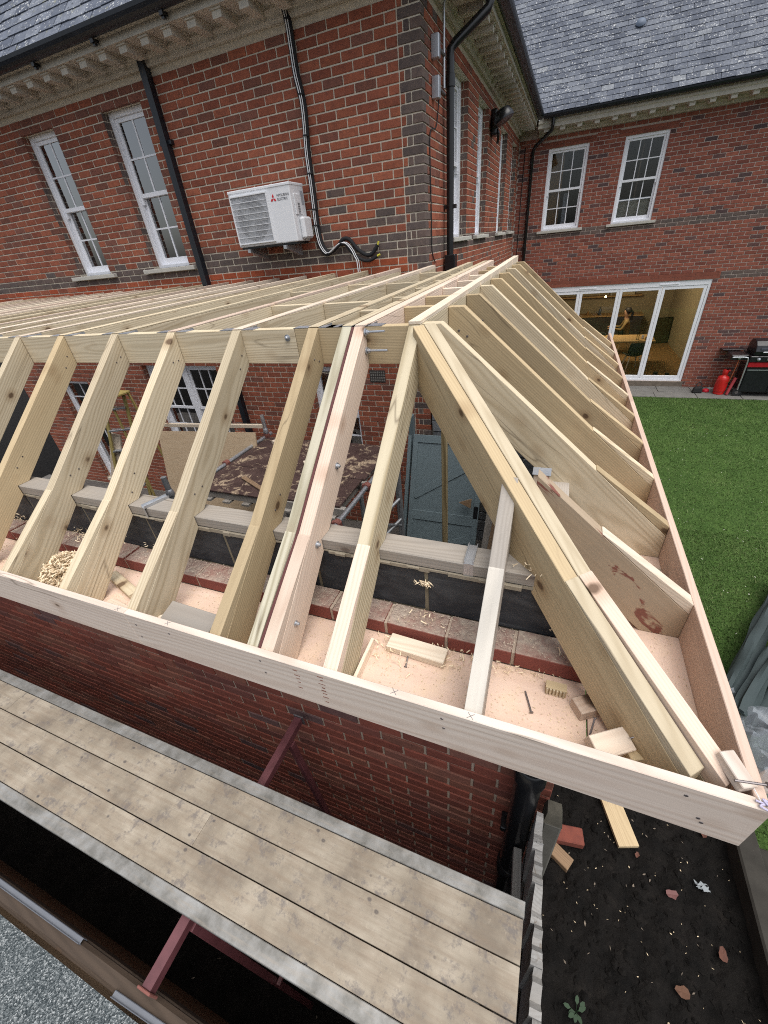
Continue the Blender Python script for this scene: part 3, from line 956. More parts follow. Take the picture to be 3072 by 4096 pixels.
brickwall(wallB, (BX0, YB, 0), (1, 0, 0), (0, -1, 0), rowsB, [BR_B, BR_BD, BR_DARK], clsB, 300,
          lambda c, u, z: (u+BX0 > 1.75 and z > -3.5) or z > -1.0)
for op in opBu:
    reveals(wallB, (BX0, YB, 0), (1, 0, 0), (0, -1, 0), op, 0.05, [BR_B], ZB0)
# lintels: bricks on edge, finely jointed
for l in lintB:
    mb = MB(); u = l[0]+BX0
    nrow = 2 if l[3]-l[2] > 0.12 else 2
    hh = (l[3]-l[2])/nrow
    for rr in range(nrow):
        u = l[0]+BX0-(0.05 if rr % 2 else 0)
        while u < l[1]+BX0-0.01:
            a = max(u, l[0]+BX0); b = min(u+0.46, l[1]+BX0)
            if b-a > 0.02:
                mb.box(a, b-0.004, YB-0.0005, YB+0.06, l[2]+rr*hh+0.002, l[2]+(rr+1)*hh-0.002)
            u += 0.46
    mb.build('lintel', BR_LINTEL, wallB)
MUD = plain('blind_beige', (0.46, 0.41, 0.31), 0.8, var=0.05)
for i, (x0, x1, zb, zt) in enumerate(opB[:2]):
    x0, x1, zb, zt = opB[i]
    w_, F, s = sash_window(rng_h, (x0, YB+0.03, zb), (1, 0, 0), (0, -1, 0), x1-x0, zt-zb, 3, 2, 2, 0.5, room=1.6, horn=True, glass=GLASS_B)
    if i == 1:
        wbox('roller_blind', x0+0.08, x1-0.08, YB+0.20, YB+0.21, zb+0.02, zb+0.42, MUD, w_)
        wbox('blind_rail', x0+0.06, x1-0.06, YB+0.19, YB+0.215, zb+0.42, zb+0.46, WHITE, w_)
        wbox('wardrobe_edge', x0+0.42, x0+0.45, YB+0.5, YB+0.55, zb-0.2, zt, W_BROWN, w_)
    else:
        wbox('curtain', x0+0.08, x0+0.36, YB+0.22, YB+0.26, zb+0.03, zt-0.08, plain('ochre_curtain', (0.24, 0.13, 0.045), 0.9), w_)
        wbox('net_curtain', x0+0.44, x0+0.54, YB+0.22, YB+0.24, zb+0.03, zb+0.72, plain('grey_net', (0.30, 0.31, 0.33), 0.9), w_)
    sill(rng_h, (x0-0.09, YB, zb), (1, 0, 0), (0, -1, 0), x1-x0+0.18, h=0.055, proj=0.05)
cornice(rng_h, (XC+0.42, YB, 0), (1, 0, 0), (0, -1, 0), BX1-XC-0.42, 1.725, proj=0.38, pitch=0.34)
wbox('eaves_board', XC+0.43, BX1, YB-0.37, YB+0.02, 1.937, 2.06, STONE, rng_h)
gutter_run(rng_h, [(XC+0.53, YB-0.46, 2.03), (BX1, YB-0.46, 2.03)], 0.065)
slate_roof(rng_h, (XC-3.0, YB-0.42, 2.045), (1, 0, 0), (0, cp, sp_), BX1-XC+3.2, 7.2, SLATE_B, 300, wid=0.23, expo=0.135,
           clip=lambda u, s: u > 3.35-s*0.9, visfn=lambda c: c.x > XC+0.5)
# slipped lead patch / vent cap on the slates
lv = MB(); lv.lathe([(0.02, 0.0), (0.10, 0.02), (0.12, 0.05), (0.09, 0.09), (0.03, 0.105)], 14)
pv = Vector((0.73, YB-0.42, 2.045))+Vector((0, cp, sp_))*1.71
lv.build('roof_vent', plain('lead_blue', (0.10, 0.13, 0.18), 0.6), rng_h, frame(pv, (1, 0, 0), (0, -sp_, cp)) @ Matrix.Scale(0.8, 4), smooth=True)

# folding doors
fd = MB(); X0, X1, Z0, Z1 = -0.62, 3.215, -3.75, -1.35
for (a, b, c, d) in ((X0, X0+0.06, Z0, Z1), (X1-0.06, X1, Z0, Z1), (X0+0.06, X1-0.06, Z1-0.115, Z1), (X0+0.06, X1-0.06, Z0, Z0+0.05)):
    fd.box(a, b, YB+0.02, YB+0.10, c, d)
fdo = fd.build('folding_doors', WHITE, rng_h, bevel=0.003)
lw = (X1-X0-0.12)/4
for i in range(4):
    a = X0+0.06+i*lw; b = a+lw
    m2 = MB(); st = 0.068
    for (p, q, c, d) in ((a+0.003, a+st, Z0+0.053, Z1-0.118), (b-st, b-0.003, Z0+0.053, Z1-0.118), (a+st, b-st, Z1-0.118-st, Z1-0.118), (a+st, b-st, Z0+0.053, Z0+0.053+0.085)):
        m2.box(p, q, YB+0.03, YB+0.085, c, d)
    m2.build('door_leaf', WHITE, fdo, bevel=0.004)
    MB().box(a+st, b-st, YB+0.055, YB+0.061, Z0+0.138, Z1-0.118-st).build('pane', GLASS_DOOR, fdo)
for i in (0.55, 2.35):
    wbox('trickle_vent', i-0.2, i+0.2, YB+0.008, YB+0.02, -1.425, -1.40, WHITE, fdo)
# inside: one lit room
OAK = wood('oak_floor', (0.30, 0.165, 0.055), (0.22, 0.115, 0.04), (0.28, 0.16, 0.06), rough=0.4, knots=0.0)
WALLW = plain('ochre_wall', (0.36, 0.30, 0.19), 0.85, var=0.05)
rm = MB()
rm.box(-1.4, 3.9, YB+0.12, 19.0, -3.83, -3.78)
rfl = rm.build('room_floor', OAK, rng_h)
rm = MB(); rm.box(3.62, 3.72, YB+0.31, 19.0, -3.78, -1.2); rm.box(-1.5, -1.4, YB+0.31, 19.0, -3.78, -1.2); rm.box(-1.4, 3.62, 18.9, 19.0, -3.78, -1.2)
rm.build('room_wall', WALLW, rng_h)
rm = MB(); rm.box(-1.5, 3.72, YB+0.305, 19.0, -1.2, -1.12)
rm.build('room_ceiling', plain('room_ceiling', (0.35, 0.33, 0.29), 0.9), rng_h)
# stub masonry below the threshold
wbox('threshold', -0.65, 3.25, YB-0.03, YB+0.3, GROUND, -3.752, plain('rough_footing', (0.17, 0.14, 0.11), 0.95, var=0.5, nscale=12, bump=0.01), rng_h)
# ================================================================== ground
def mk_soil():
    m = NT('dark_soil', 0.95, 0.12)
    p = m.tc.outputs['Object']
    c = m.ramp(m.noise(p, 7, 6, 0.7), [(0.3, (0.004, 0.0038, 0.0036)), (0.6, (0.0105, 0.0092, 0.0082)), (0.8, (0.022, 0.0185, 0.0155))])
    c = m.mix(m.ramp(m.noise(p, 60, 3, 0.7), [(0.68, 0.0), (0.76, 0.4)]), c, (0.05, 0.042, 0.033))
    m.col(c); m.bump(m.noise(p, 45, 6, 0.75), 0.02, 0.8)
    return m.mat
SOIL = mk_soil()
def mk_lawn():
    m = NT('lawn_turf', 0.9, 0.1)
    p = m.tc.outputs['Object']
    c = m.ramp(m.noise(p, 2.2, 5, 0.6), [(0.3, (0.040, 0.080, 0.018)), (0.6, (0.060, 0.11, 0.026)), (0.8, (0.09, 0.13, 0.04))])
    c = m.mix(m.ramp(m.noise(p, 38, 3), [(0.4, 0.0), (0.7, 0.6)]), c, (0.012, 0.024, 0.007))
    m.col(c); m.bump(m.noise(p, 60, 4), 0.02, 0.7)
    return m.mat
# the ground sheet, soil; finer and uneven where it is looked at
g = MB(); n_ = 90
def soil_h(x, y):
    return 0.012*math.sin(x*9.1+y*3.3)*math.cos(y*7.7-x*2.1)+0.016*math.sin(x*23+y*17)*math.sin(y*29-x*11)
S = 120
g.add([(-S, -S, GROUND-0.035), (S, -S, GROUND-0.035), (S, S, GROUND-0.035), (-S, S, GROUND-0.035)], [(0, 1, 2, 3)])
struct(g.build('ground', SOIL))
g = MB(); nx, ny = 120, 110; x0, x1, y0, y1 = -3.4, 1.75, -1.6, 2.6
for j in range(ny+1):
    for i in range(nx+1):
        x = x0+(x1-x0)*i/nx; y = y0+(y1-y0)*j/ny
        g.v.append((x, y, GROUND+soil_h(x, y)+random.uniform(-0.007, 0.009)))
for j in range(ny):
    for i in range(nx):
        a = j*(nx+1)+i
        g.f.append((a, a+1, a+nx+2, a+nx+1)); g.m.append(0)
struct(g.build('soil_bed', SOIL, smooth=False))
cl = MB(); ico = [(0, 0, 1), (0.9, 0, 0.3), (0.28, 0.85, 0.3), (-0.72, 0.53, 0.3), (-0.72, -0.53, 0.3), (0.28, -0.85, 0.3), (0, 0, -0.5)]
icf = [(0, 1, 2), (0, 2, 3), (0, 3, 4), (0, 4, 5), (0, 5, 1), (6, 2, 1), (6, 3, 2), (6, 4, 3), (6, 5, 4), (6, 1, 5)]
for _ in range(2600):
    x = random.uniform(-2.4, 1.63); y = random.uniform(-0.9, 2.25); s = random.choice((0.006, 0.009, 0.012, 0.018, 0.026))*random.uniform(0.7, 1.3)
    if x < 0.15 and random.random() < 0.6: continue
    a = random.uniform(0, 6.28); ca, sa = math.cos(a)*s, math.sin(a)*s
    cl.add([(x+p[0]*ca-p[1]*sa*random.uniform(0.7, 1.2), y+p[0]*sa+p[1]*ca*random.uniform(0.7, 1.2), GROUND+soil_h(x, y)+p[2]*s*0.8) for p in ico], icf)
o = stuff(cl.build('soil_clods', SOIL)); o['label'] = 'clods of dark earth on the soil bed'; o['category'] = 'soil'
# lawn
LX0, LX1, LY0, LY1 = 0.62, 9.0, 2.0, 12.03
lawn = MB(); lawn.box(LX0, LX1, LY0, LY1, GROUND-0.05, GROUND+0.012)
lawn.box(1.78, LX1, 0.3, LY0-0.004, GROUND-0.05, GROUND+0.012)
struct(lawn.build('lawn', mk_lawn()))
def mk_blade():
    m = NT('grass_blade', 0.75, 0.15)
    r = m.rand()
    big = m.noise(m.tc.outputs['Object'], 1.7, 5, 0.65)
    c = m.ramp(m.math('ADD', m.math('MULTIPLY', r, 0.42), m.math('MULTIPLY', big, 0.6)), [(0.2, (0.052, 0.098, 0.028)), (0.48, (0.092, 0.152, 0.044)), (0.68, (0.125, 0.178, 0.062)), (0.9, (0.20, 0.22, 0.10))])
    m.col(c)
    return m.mat
NB = 190000
px_ = RNG.uniform(0.64, 6.4, NB); py_ = np.where(RNG.random(NB) < 0.5, RNG.uniform(1.2, 6.0, NB), RNG.uniform(2.0, 12.05, NB))
keep = (px_ > 1.8) | (py_ > 2.02); px_, py_ = px_[keep], py_[keep]; NB = len(px_)
an = RNG.uniform(0, 2*np.pi, NB); hh = RNG.uniform(0.015, 0.034, NB); ww = RNG.uniform(0.002, 0.0045, NB)*(0.7+py_*0.10)
lean = RNG.uniform(0.2, 1.2, NB)*hh; la = RNG.uniform(0, 2*np.pi, NB)
V = np.zeros((NB*3, 3), np.float32); zb = GROUND+0.012
V[0::3] = np.stack([px_-np.cos(an)*ww, py_-np.sin(an)*ww, np.full(NB, zb)], 1)
V[1::3] = np.stack([px_+np.cos(an)*ww, py_+np.sin(an)*ww, np.full(NB, zb)], 1)
V[2::3] = np.stack([px_+np.cos(la)*lean, py_+np.sin(la)*lean, zb+hh], 1)
def tri_mesh(name, V, mat, parent=None):
    n = len(V)//3
    me = bpy.data.meshes.new(name)
    me.vertices.add(len(V)); me.vertices.foreach_set('co', V.astype(np.float32).ravel())
    me.loops.add(len(V)); me.loops.foreach_set('vertex_index', np.arange(len(V), dtype=np.int32))
    me.polygons.add(n); me.polygons.foreach_set('loop_start', np.arange(0, len(V), 3, dtype=np.int32))
    me.polygons.foreach_set('loop_total', np.full(n, 3, np.int32))
    me.materials.append(mat); me.update(); me.validate()
    return link(name, me, parent, Matrix.Identity(4))
o = stuff(tri_mesh('grass', V, mk_blade())); o['label'] = 'short mown grass covering the lawn'; o['category'] = 'grass'
# paving along the far wall: two courses of slabs
PAVE = plain('paving_slab', (0.155, 0.15, 0.14), 0.9, spec=0.15, var=0.35, nscale=6, bump=0.004)
pv = struct(MB().box(-1.2, 7.2, 12.05, YB-0.031, GROUND-0.06, GROUND+0.006).build('paving', plain('paving_joint', (0.06, 0.058, 0.05), 0.95)))
for (ya, yb, w) in ((12.055, 12.50, 0.92), (12.512, YB-0.034, 0.76)):
    x = -1.15
    while x < 7.1:
        b = MB().box(x, min(x+w-0.012, 7.19), ya, yb, GROUND, GROUND+0.018+random.uniform(-0.003, 0.004))
        b.build('slab', PAVE, pv, bevel=0.004); x += w
KERB = plain('shaded_concrete', (0.04, 0.037, 0.032), 0.95, spec=0.1, var=0.5, nscale=9, bump=0.004)  # concrete with the shade it lies in put into its dark colour
# concrete kerb at the right of the soil bed
kb = wbox('kerb', 1.64, 1.78, -0.6, 1.99, GROUND-0.1, GROUND+0.16, KERB, None, bevel=0.012); struct(kb)
kb2 = struct(wbox('path', 1.784, 2.6, -1.0, 1.85, GROUND-0.1, GROUND+0.10, KERB, None, bevel=0.01))

# ================================================================== extension walls
ext = thing('extension_wall', 'new red brick and black block cavity wall under the timber roof frame', 'wall', (-1.5, 1.0, GROUND))
YF, YBk, XF = 0.904, 1.007, 0.224          # brick face, block face, brick face on the garden side
core = MB(); core.box(-9.0, XF-0.007, YF+0.007, YBk, GROUND, -1.158); core.box(XF-0.103, XF-0.007, YBk+0.001, 5.2, GROUND, -1.158)
ecore = core.build('mortar_core', MORTAR_E, ext)
rowsE = []; z = -1.145-0.075+0.010 - 0.075*36; k = 0
while z < -1.16-0.075:
    if z > GROUND-0.02:
        rowsE.append((z, [(0.0, 6.2)]))
    z += 0.075
matsE = [BR_E, BR_ABROWN, BR_BD]
def clsE(u, z, ri, k):
    t = random.random(); return 0 if t < 0.68 else (1 if t < 0.93 else 2)
brickwall(ecore, (XF, YF, 0), (-1, 0, 0), (0, -1, 0), rowsE, matsE, clsE, 230, lambda c, u, z: z < -1.5)
rowsG = [(r_[0], [(0.112, 4.2)]) for r_ in rowsE if r_[0] > -3.9]
brickwall(ecore, (XF, YF, 0), (0, 1, 0), (1, 0, 0), rowsG, matsE, clsE, 0, lambda c, u, z: False)
# top course seen from above: whole bricks with dusty beds
def top_brick(x0, x1, y0, y1):
    b = MB(); b.box(x0, x1, y0, y1, -1.21, -1.145+random.uniform(-0.004, 0.003))
    b.v = [(p[0]+random.uniform(-0.002, 0.002), p[1]+random.uniform(-0.002, 0.002), p[2]) for p in b.v]
    b.build('brick', BR_DUSTY, ecore, bevel=0.004, seg=2)
x = XF-0.006
while x > -5.3:
    top_brick(x-0.215, x, YF, YBk-0.002); 
    MB().box(x-0.2262, x-0.2148, YF+0.004, YBk-0.003, -1.21, -1.152+random.uniform(-0.004, 0.006)).build('mortar_joint', MORTAR_E, ecore)
    x -= 0.226
y = YBk+0.006
while y < 5.0:
    top_brick(XF-0.103, XF-0.006, y, y+0.215); y += 0.226
# inner leaf of black blocks
def block(x0, x1, y0, y1, z0, z1):
    b = MB().box(x0, x1, y0, y1, z0, z1)
    b.v = [(p[0]+random.uniform(-0.003, 0.003), p[1]+random.uniform(-0.002, 0.002), p[2]) for p in b.v]
    b.build('block', BLOCK, ext, bevel=0.005, seg=2)
BLK_J = plain('dark_block_joint', (0.17, 0.145, 0.10), 0.95, var=0.4, nscale=25, bump=0.003)
bj = MB(); bj.box(-9.0, 0.118, YBk+0.006, 1.10, GROUND, -0.948); bj.box(0.028, 0.114, 1.101, 5.2, GROUND, -0.948)
bj.build('block_mortar', BLK_J, ext)
zc = -0.938
for row in range(12):
    z0 = zc-0.215-row*0.225; z1 = z0+0.215
    off = 0 if row % 2 == 0 else 0.225
    x = 0.121+off
    while x > -5.3:
        a = max(x-0.44, -5.5); b = min(x, 0.121)
        if b-a > 0.05: block(a, b, YBk+0.003, 1.107, max(z0, GROUND), z1)
        x -= 0.45
    y = 1.112+off
    while y < 5.0 and row < 4:
        block(0.023, 0.118, y, min(y+0.44, 5.1), z0, z1); y += 0.45
# ragged bedding under the plate
bd = MB()
x = -3.4
while x < 0.06:
    w = random.uniform(0.03, 0.09)
    bd.box(x, x+w, YBk-random.uniform(0.0, 0.012), 1.10, -0.948+random.uniform(-0.012, 0.004), -0.9405+random.uniform(-0.002, 0.0))
    x += w-0.004
bd.build('mortar_bed', plain('bedding_mortar', (0.26, 0.225, 0.17), 0.95, var=0.3, nscale=30, bump=0.004), ext)

# ================================================================== roof frame
rf = thing('roof_frame', 'new timber roof frame with sloping rafters, flat joists and double hip rafter', 'roof frame', (-1.5, 1.6, -0.9))
KT = 0.864; K = 0.89; PD = 0.155; ZT = -0.262; TH = 0.047
def rafter_pts(Rn, h0=0.0, seat=True, soff=-0.946):
    b = lambda h: -PD-K*h
    pts = [(h0, -K*h0), (h0, b(h0))]
    if seat:
        pts += [(0.534, -0.63), (0.594, -0.63), (0.594, b(0.594))]
    hb = (-soff-PD)/K
    pts += [(hb, soff), (Rn, soff), (Rn, -KT*Rn)]
    pts[0] = (h0, -KT*h0)
    return pts
def sprocket_pts(Rn):
    return [(0.655, -KT*0.655+0.0005), (0.66, -KT*0.66+0.003), (Rn, -0.797), (Rn, -KT*Rn+0.0005)]
RF = 0.985
def front_rafter(x, m1, m2, h0=0.0, th=TH):
    r_ = slope_prism('rafter', rafter_pts(RF, h0), (x, 1.598, ZT), (0, -1, 0), K, th, m1, rf)
    slope_prism('sprocket', sprocket_pts(RF), (x+0.0005, 1.598, ZT), (0, -1, 0), 0.70, th-0.001, m2, r_)
    return r_
XR = [-3.404, -3.006, -2.611, -2.184, -1.786, -1.389, -0.987]
M1 = [W_TREAT, W_TREAT, W_TREAT2, W_TREAT, W_TREAT, W_TREAT, W_TREAT2]
M2 = [W_TREAT, W_TREAT, W_TREAT2, W_TREAT, W_TREAT, W_TREAT, W_TREAT2]
for x in (-4.6, -4.2, -3.8): front_rafter(x, W_TREAT, W_FRESH)
for i, x in enumerate(XR): front_rafter(x, M1[i], M2[i])
# flitched pair with a red steel plate between
ra = front_rafter(-0.827, W_GREEN, W_GREEN, th=0.042)
rb = front_rafter(-0.771, W_PINK, W_PINK, th=0.048)
slope_prism('flitch_plate', [(0, -0.003), (0, -PD+0.01), (0.53, -0.60), (RF, -0.93), (RF, -0.80), (0.66, -0.574)], (-0.783, 1.598, ZT), (0, -1, 0), K, 0.010, REDOX, rf, bevel=0)
front_rafter(-0.54, W_FLAME, W_PINK, th=0.049)
# jack rafter against the hip
jr = front_rafter(-0.106, W_GREY, W_BLEACH, h0=0.435)
# garden side rafters
def garden_pts(Rn, h0=None):
    p = [(0.0, 0.0), (0.07, 0.0)] if h0 is None else [(h0, 0.0625-K*h0)]
    b = lambda h: -PD-K*h
    s0 = 0.0 if h0 is None else h0
    q = [(s0, b(s0)), (0.534, -0.63), (0.594, -0.63), (0.594, b(0.594)), ((0.946-PD)/K, -0.946), (Rn, -0.946), (Rn, 0.0625-K*Rn)]
    return p[::-1]+q
def garden_sprocket(Rn):
    return [(0.70, 0.0635-K*0.70), (0.705, 0.070-K*0.705), (Rn, -0.785), (Rn, 0.0635-K*Rn)]
YR = [1.62, 2.03, 2.44, 2.86, 3.27, 3.70, 4.11, 4.53, 4.93]
RG = 1.007
for i, y in enumerate(YR):
    r_ = slope_prism('rafter', garden_pts(RG), (-0.4905, y, ZT-0.002), (1, 0, 0), K, TH, W_TREAT2 if i % 3 else W_TREAT, rf)
    slope_prism('sprocket', garden_sprocket(RG), (-0.4905, y+0.0005, ZT-0.002), (1, 0, 0), 0.70, TH-0.001, [W_TREAT2, W_TREAT, W_TREAT2][i % 3], r_)
r_ = slope_prism('rafter', garden_pts(RG, 0.487), (-0.4905, 1.18, ZT-0.002), (1, 0, 0), K, TH, W_SPLASH, rf)
r_['label'] = 'short jack rafter splashed with red paint'
slope_prism('sprocket', garden_sprocket(RG), (-0.4905, 1.1805, ZT-0.002), (1, 0, 0), 0.70, TH-0.001, W_FRESH, r_)
# hip: two boards side by side
P0 = Vector((-0.478, 1.592, ZT)); P1 = Vector((0.478, 0.618, 0)); hd = Vector((P1.x-P0.x, P1.y-P0.y, 0)); HL = hd.length; hd.normalize()
KH = 0.872/HL; HP = 0.215
def hip_pts(end):
    b = lambda h: -HP-KH*h
    hb = (0.944-HP)/KH
    return [(0, 0), (0, b(0)), (hb, -0.944), (end, -0.944), (end, -KH*end)]
for (off, end, m, mm) in ((0.0, HL-0.05, W_TREAT2, W_TREAT), (-0.0495, HL-0.005, W_TREAT, W_PINK)):
    # tdir: local +y is to the left of the run direction seen from above
    side = Vector((0, 0, 1)).cross(hd)
    if off == 0: org = P0-side*0.048
    else: org = P0+side*0.0015
    h_ = slope_prism('hip_rafter', hip_pts(end), org, hd, KH, 0.0465, m, rf)
    slope_prism('sprocket', [(0.88, -KH*0.88+0.001), (0.885, -KH*0.885+0.004), (end, -0.79-0.012), (end, -KH*end+0.001)], org+side*0.0005, hd, 0.52, 0.0455, mm, h_)
# front trimmer, joists with firrings, ridge beam
beam('trimmer', (-5.2, 1.6235, -0.3375), (-1.06, 1.6235, -0.3375), 0.047, 0.145, W_TREAT, rf)
beam('trimmer', (-1.058, 1.6235, -0.3375), (-0.5405, 1.6235, -0.3375), 0.0465, 0.145, W_TREAT2, rf)
def joist(x, w=TH, y1=4.97, m=W_TREAT, top0=0.0, rise=0.034):
    j = beam('joist', (x+w/2, 1.648, -0.3355), (x+w/2, y1, -0.3355), w, 0.145, m, rf)
    L0, L1 = 1.602, y1
    b = MB(); zt = -0.2625
    b.add([(x, L0, zt), (x+w, L0, zt), (x+w, L1, zt), (x, L1, zt), (x, L0, zt+0.004+top0), (x+w, L0, zt+0.004+top0), (x+w, L1, zt+rise), (x, L1, zt+rise)],
          ((0,3,2,1),(4,5,6,7),(0,1,5,4),(1,2,6,5),(2,3,7,6),(3,0,4,7)))
    me_c = Vector((x+w/2, (L0+L1)/2, zt))
    # firring with its grain along the joist
    F = frame(me_c, (0, 1, 0), (0, 0, 1)); Fi = F.inverted()
    b.v = [tuple(Fi @ Vector(p)) for p in b.v]
    b.build('firring', random.choice((W_FRESH, W_FRESH, W_PINK, W_TREAT)), j, F, bevel=0.0015)
    # galvanised hanger folded over the trimmer
    h = MB(); h.box(x-0.075, x-0.002, 1.600, 1.652, -0.2640, -0.2625); h.box(x-0.0035, x-0.0015, 1.649, 1.72, -0.40, -0.2640)
    h.box(x+w+0.0015, x+w+0.0035, 1.649, 1.72, -0.40, -0.2640); h.box(x+w+0.002, x+w+0.07, 1.600, 1.652, -0.2640, -0.2625)
    h.build('joist_hanger', GALV, j)
    return j
xs = [-8.6+0.4*i for i in range(13)]
for x in xs: joist(x, m=random.choice((W_TREAT, W_TREAT2)))
for x in XR: joist(x)
joist(-0.827, 0.042, m=W_GREEN); joist(-0.771, 0.048, m=W_PINK)
beam('flitch_plate', (-0.778, 1.65, -0.336), (-0.778, 4.97, -0.31), 0.010, 0.145, REDOX, rf, bevel=0)
rg = beam('ridge_beam', (-0.516, 1.6, -0.3355), (-0.516, 5.05, -0.3355), 0.0475, 0.145, W_TREAT, rf)
b = MB(); F = frame((-0.516, 3.325, -0.2625), (0, 1, 0), (0, 0, 1))
b.add([(-1.732, -0.0235, 0), (1.73, -0.0235, 0), (1.73, 0.0235, 0), (-1.732, 0.0235, 0), (-1.732, -0.0235, 0.013), (1.73, -0.0235, 0.052), (1.73, 0.0235, 0.052), (-1.732, 0.0235, 0.013)],
      ((0,3,2,1),(4,5,6,7),(0,1,5,4),(1,2,6,5),(2,3,7,6),(3,0,4,7)))
b.build('firring', W_FRESH, rg, F, bevel=0.0015)
def nog(xa, xb, y, m=W_TREAT):
    beam('noggin', (xa, y, -0.3355+0.012), (xb, y, -0.3355+0.012), 0.045, 0.12, m, rf)
for y in (2.10, 2.47, 2.86, 3.28, 3.70, 4.12, 4.55): nog(-0.7225, -0.5402, y, random.choice((W_TREAT, W_TREAT2, W_FRESH)))
for y in (2.05, 2.52, 2.98, 3.45, 3.95, 4.45): nog(-0.939, -0.8275, y)
for y in (2.41, 3.47, 4.4): nog(-1.341, -0.988, y)
for y in (2.44, 3.6): nog(-1.738, -1.3895, y)
for y in (3.3,): nog(-2.136, -1.7865, y)
# bolts and threaded rods through the flitch
def rod(a, b, r=0.0045, n=10):
    mb = MB(); mb.tube([a, b], r, n)
    A = Vector(a); B_ = Vector(b); d = (B_-A).normalized()
    mb.tube([A+d*0.012, A+d*0.022], 0.009, 6); mb.tube([A+d*0.006, A+d*0.010], 0.014, 14)
    return mb.build('threaded_rod', GALV, rf)
rod((-0.725, 1.585, -0.283), (-0.632, 1.575, -0.279)); rod((-0.725, 1.58, -0.352), (-0.625, 1.57, -0.349))
def boss(p, n, r=0.019):
    mb = MB(); F = frame(p, Vector(n).orthogonal(), n)
    mb.lathe([(r, 0), (r, 0.003), (r*0.62, 0.003), (r*0.58, 0.012), (r*0.3, 0.015)], 14, F)
    return mb.build('bolt', GALV, rf)
sl = Vector((0, -0.665, 0.747))
boss((-1.10, 1.6, -0.30), (0, -1, 0), 0.014)
for h in (0.40, 0.63):
    boss((-0.7215, 1.598-h, ZT-K*h-0.065), (1, 0, 0), 0.013)
boss((-0.7215, 1.598-0.85, ZT-K*0.85-0.05), (1, 0, 0), 0.011)
# hanger strap at the hip head
MB().box(-0.001, 0.0015, -0.03, 0.0, -0.13, 0).build('strap', GALV, rf, Matrix.Translation((-0.4885, 1.594, -0.31)))
# wall plates
plate = beam('wall_plate', (-5.2, 1.056, -0.9155), (0.06, 1.056, -0.9155), 0.098, 0.047, W_GREY, rf, bevel=0.003)
beam('wall_plate', (0.072, 1.106, -0.9155), (0.072, 5.0, -0.9155), 0.098, 0.047, W_GREY, rf, bevel=0.003)
def strap(x, ang, L=0.10):
    mb = MB(); mb.box(-0.016, 0.016, -L/2, L/2, 0, 0.0022); mb.box(-0.016, -0.0138, -L/2, L/2, 0.002, 0.012); mb.box(0.0138, 0.016, -L/2, L/2, 0.002, 0.012)
    mb.box(-0.016, 0.016, -L/2-0.002, -L/2, -0.05, 0.002)
    mb.build('fixing_strap', GALV, rf, Matrix.Translation((x, 1.058, -0.8915)) @ Matrix.Rotation(ang, 4, 'Z'))
strap(-0.178, 0.03); strap(-1.624, -0.35, 0.115)
# fascia, soffit
fz0, fz1 = -1.232, -1.05
beam('fascia', (-9.0, 0.5985, (fz0+fz1)/2), (-1.372, 0.5985, (fz0+fz1)/2), 0.025, fz1-fz0, W_FASCIA, rf)
beam('fascia', (-1.370, 0.5985, (fz0+fz1)/2), (0.543, 0.5985, (fz0+fz1)/2), 0.025, fz1-fz0, W_FASCIA, rf)
beam('fascia', (0.5295, 0.6112, (fz0+fz1)/2), (0.5295, 3.148, (fz0+fz1)/2), 0.025, fz1-fz0, W_PINKD, rf)
beam('fascia', (0.5295, 3.150, (fz0+fz1)/2), (0.5295, 5.46, (fz0+fz1)/2), 0.025, fz1-fz0, W_PINKD, rf)
def soffit(x0, x1, y0, y1, alongx):
    F = frame(((x0+x1)/2, (y0+y1)/2, -1.2165), (1, 0, 0) if alongx else (0, 1, 0), (0, 0, 1))
    a, b_ = ((x1-x0)/2, (y1-y0)/2) if alongx else ((y1-y0)/2, (x1-x0)/2)
    MB().box(-a, a, -b_, b_, -0.006, 0.006).build('soffit', PLY_PINK, rf, F)
soffit(-9.0, -1.9, 0.6112, YF-0.002, True); soffit(-1.898, 0.221, 0.6112, YF-0.002, True); soffit(0.2235+0.002, 0.5168, 0.6112, 3.0, False); soffit(0.2255, 0.5168, 3.002, 5.4, False)
# brown crayon dashes and pencil crosses on the fascia
mk = MB()
for (x, zs) in ((-0.625, (-1.075, -1.10, -1.115, -1.135, -1.165)), (-0.535, (-1.07, -1.085, -1.105, -1.125, -1.14, -1.155, -1.175, -1.20))):
    for z in zs:
        w = random.uniform(0.006, 0.012); mk.box(x-w+random.uniform(-0.003, 0.003), x+w, 0.5854, 0.5859, z, z+random.uniform(0.002, 0.005))
mk.build('crayon_marks', plain('brown_crayon', (0.22, 0.10, 0.07), 0.8), rf)
mk = MB()
for (x, y) in ((-0.085, 0.597), (-1.16, 0.6), (-1.41, 0.597), (-0.30, 0.60)):
    for a in (0.7, -0.8):
        mk.box(-0.012, 0.012, -0.0006, 0.0006, 0, 0.0004, M=Matrix.Translation((x, y, fz1+0.0002)) @ Matrix.Rotation(a, 4, 'Z'))
mk.build('pencil_marks', plain('pencil_grey', (0.12, 0.12, 0.13), 0.8), rf)
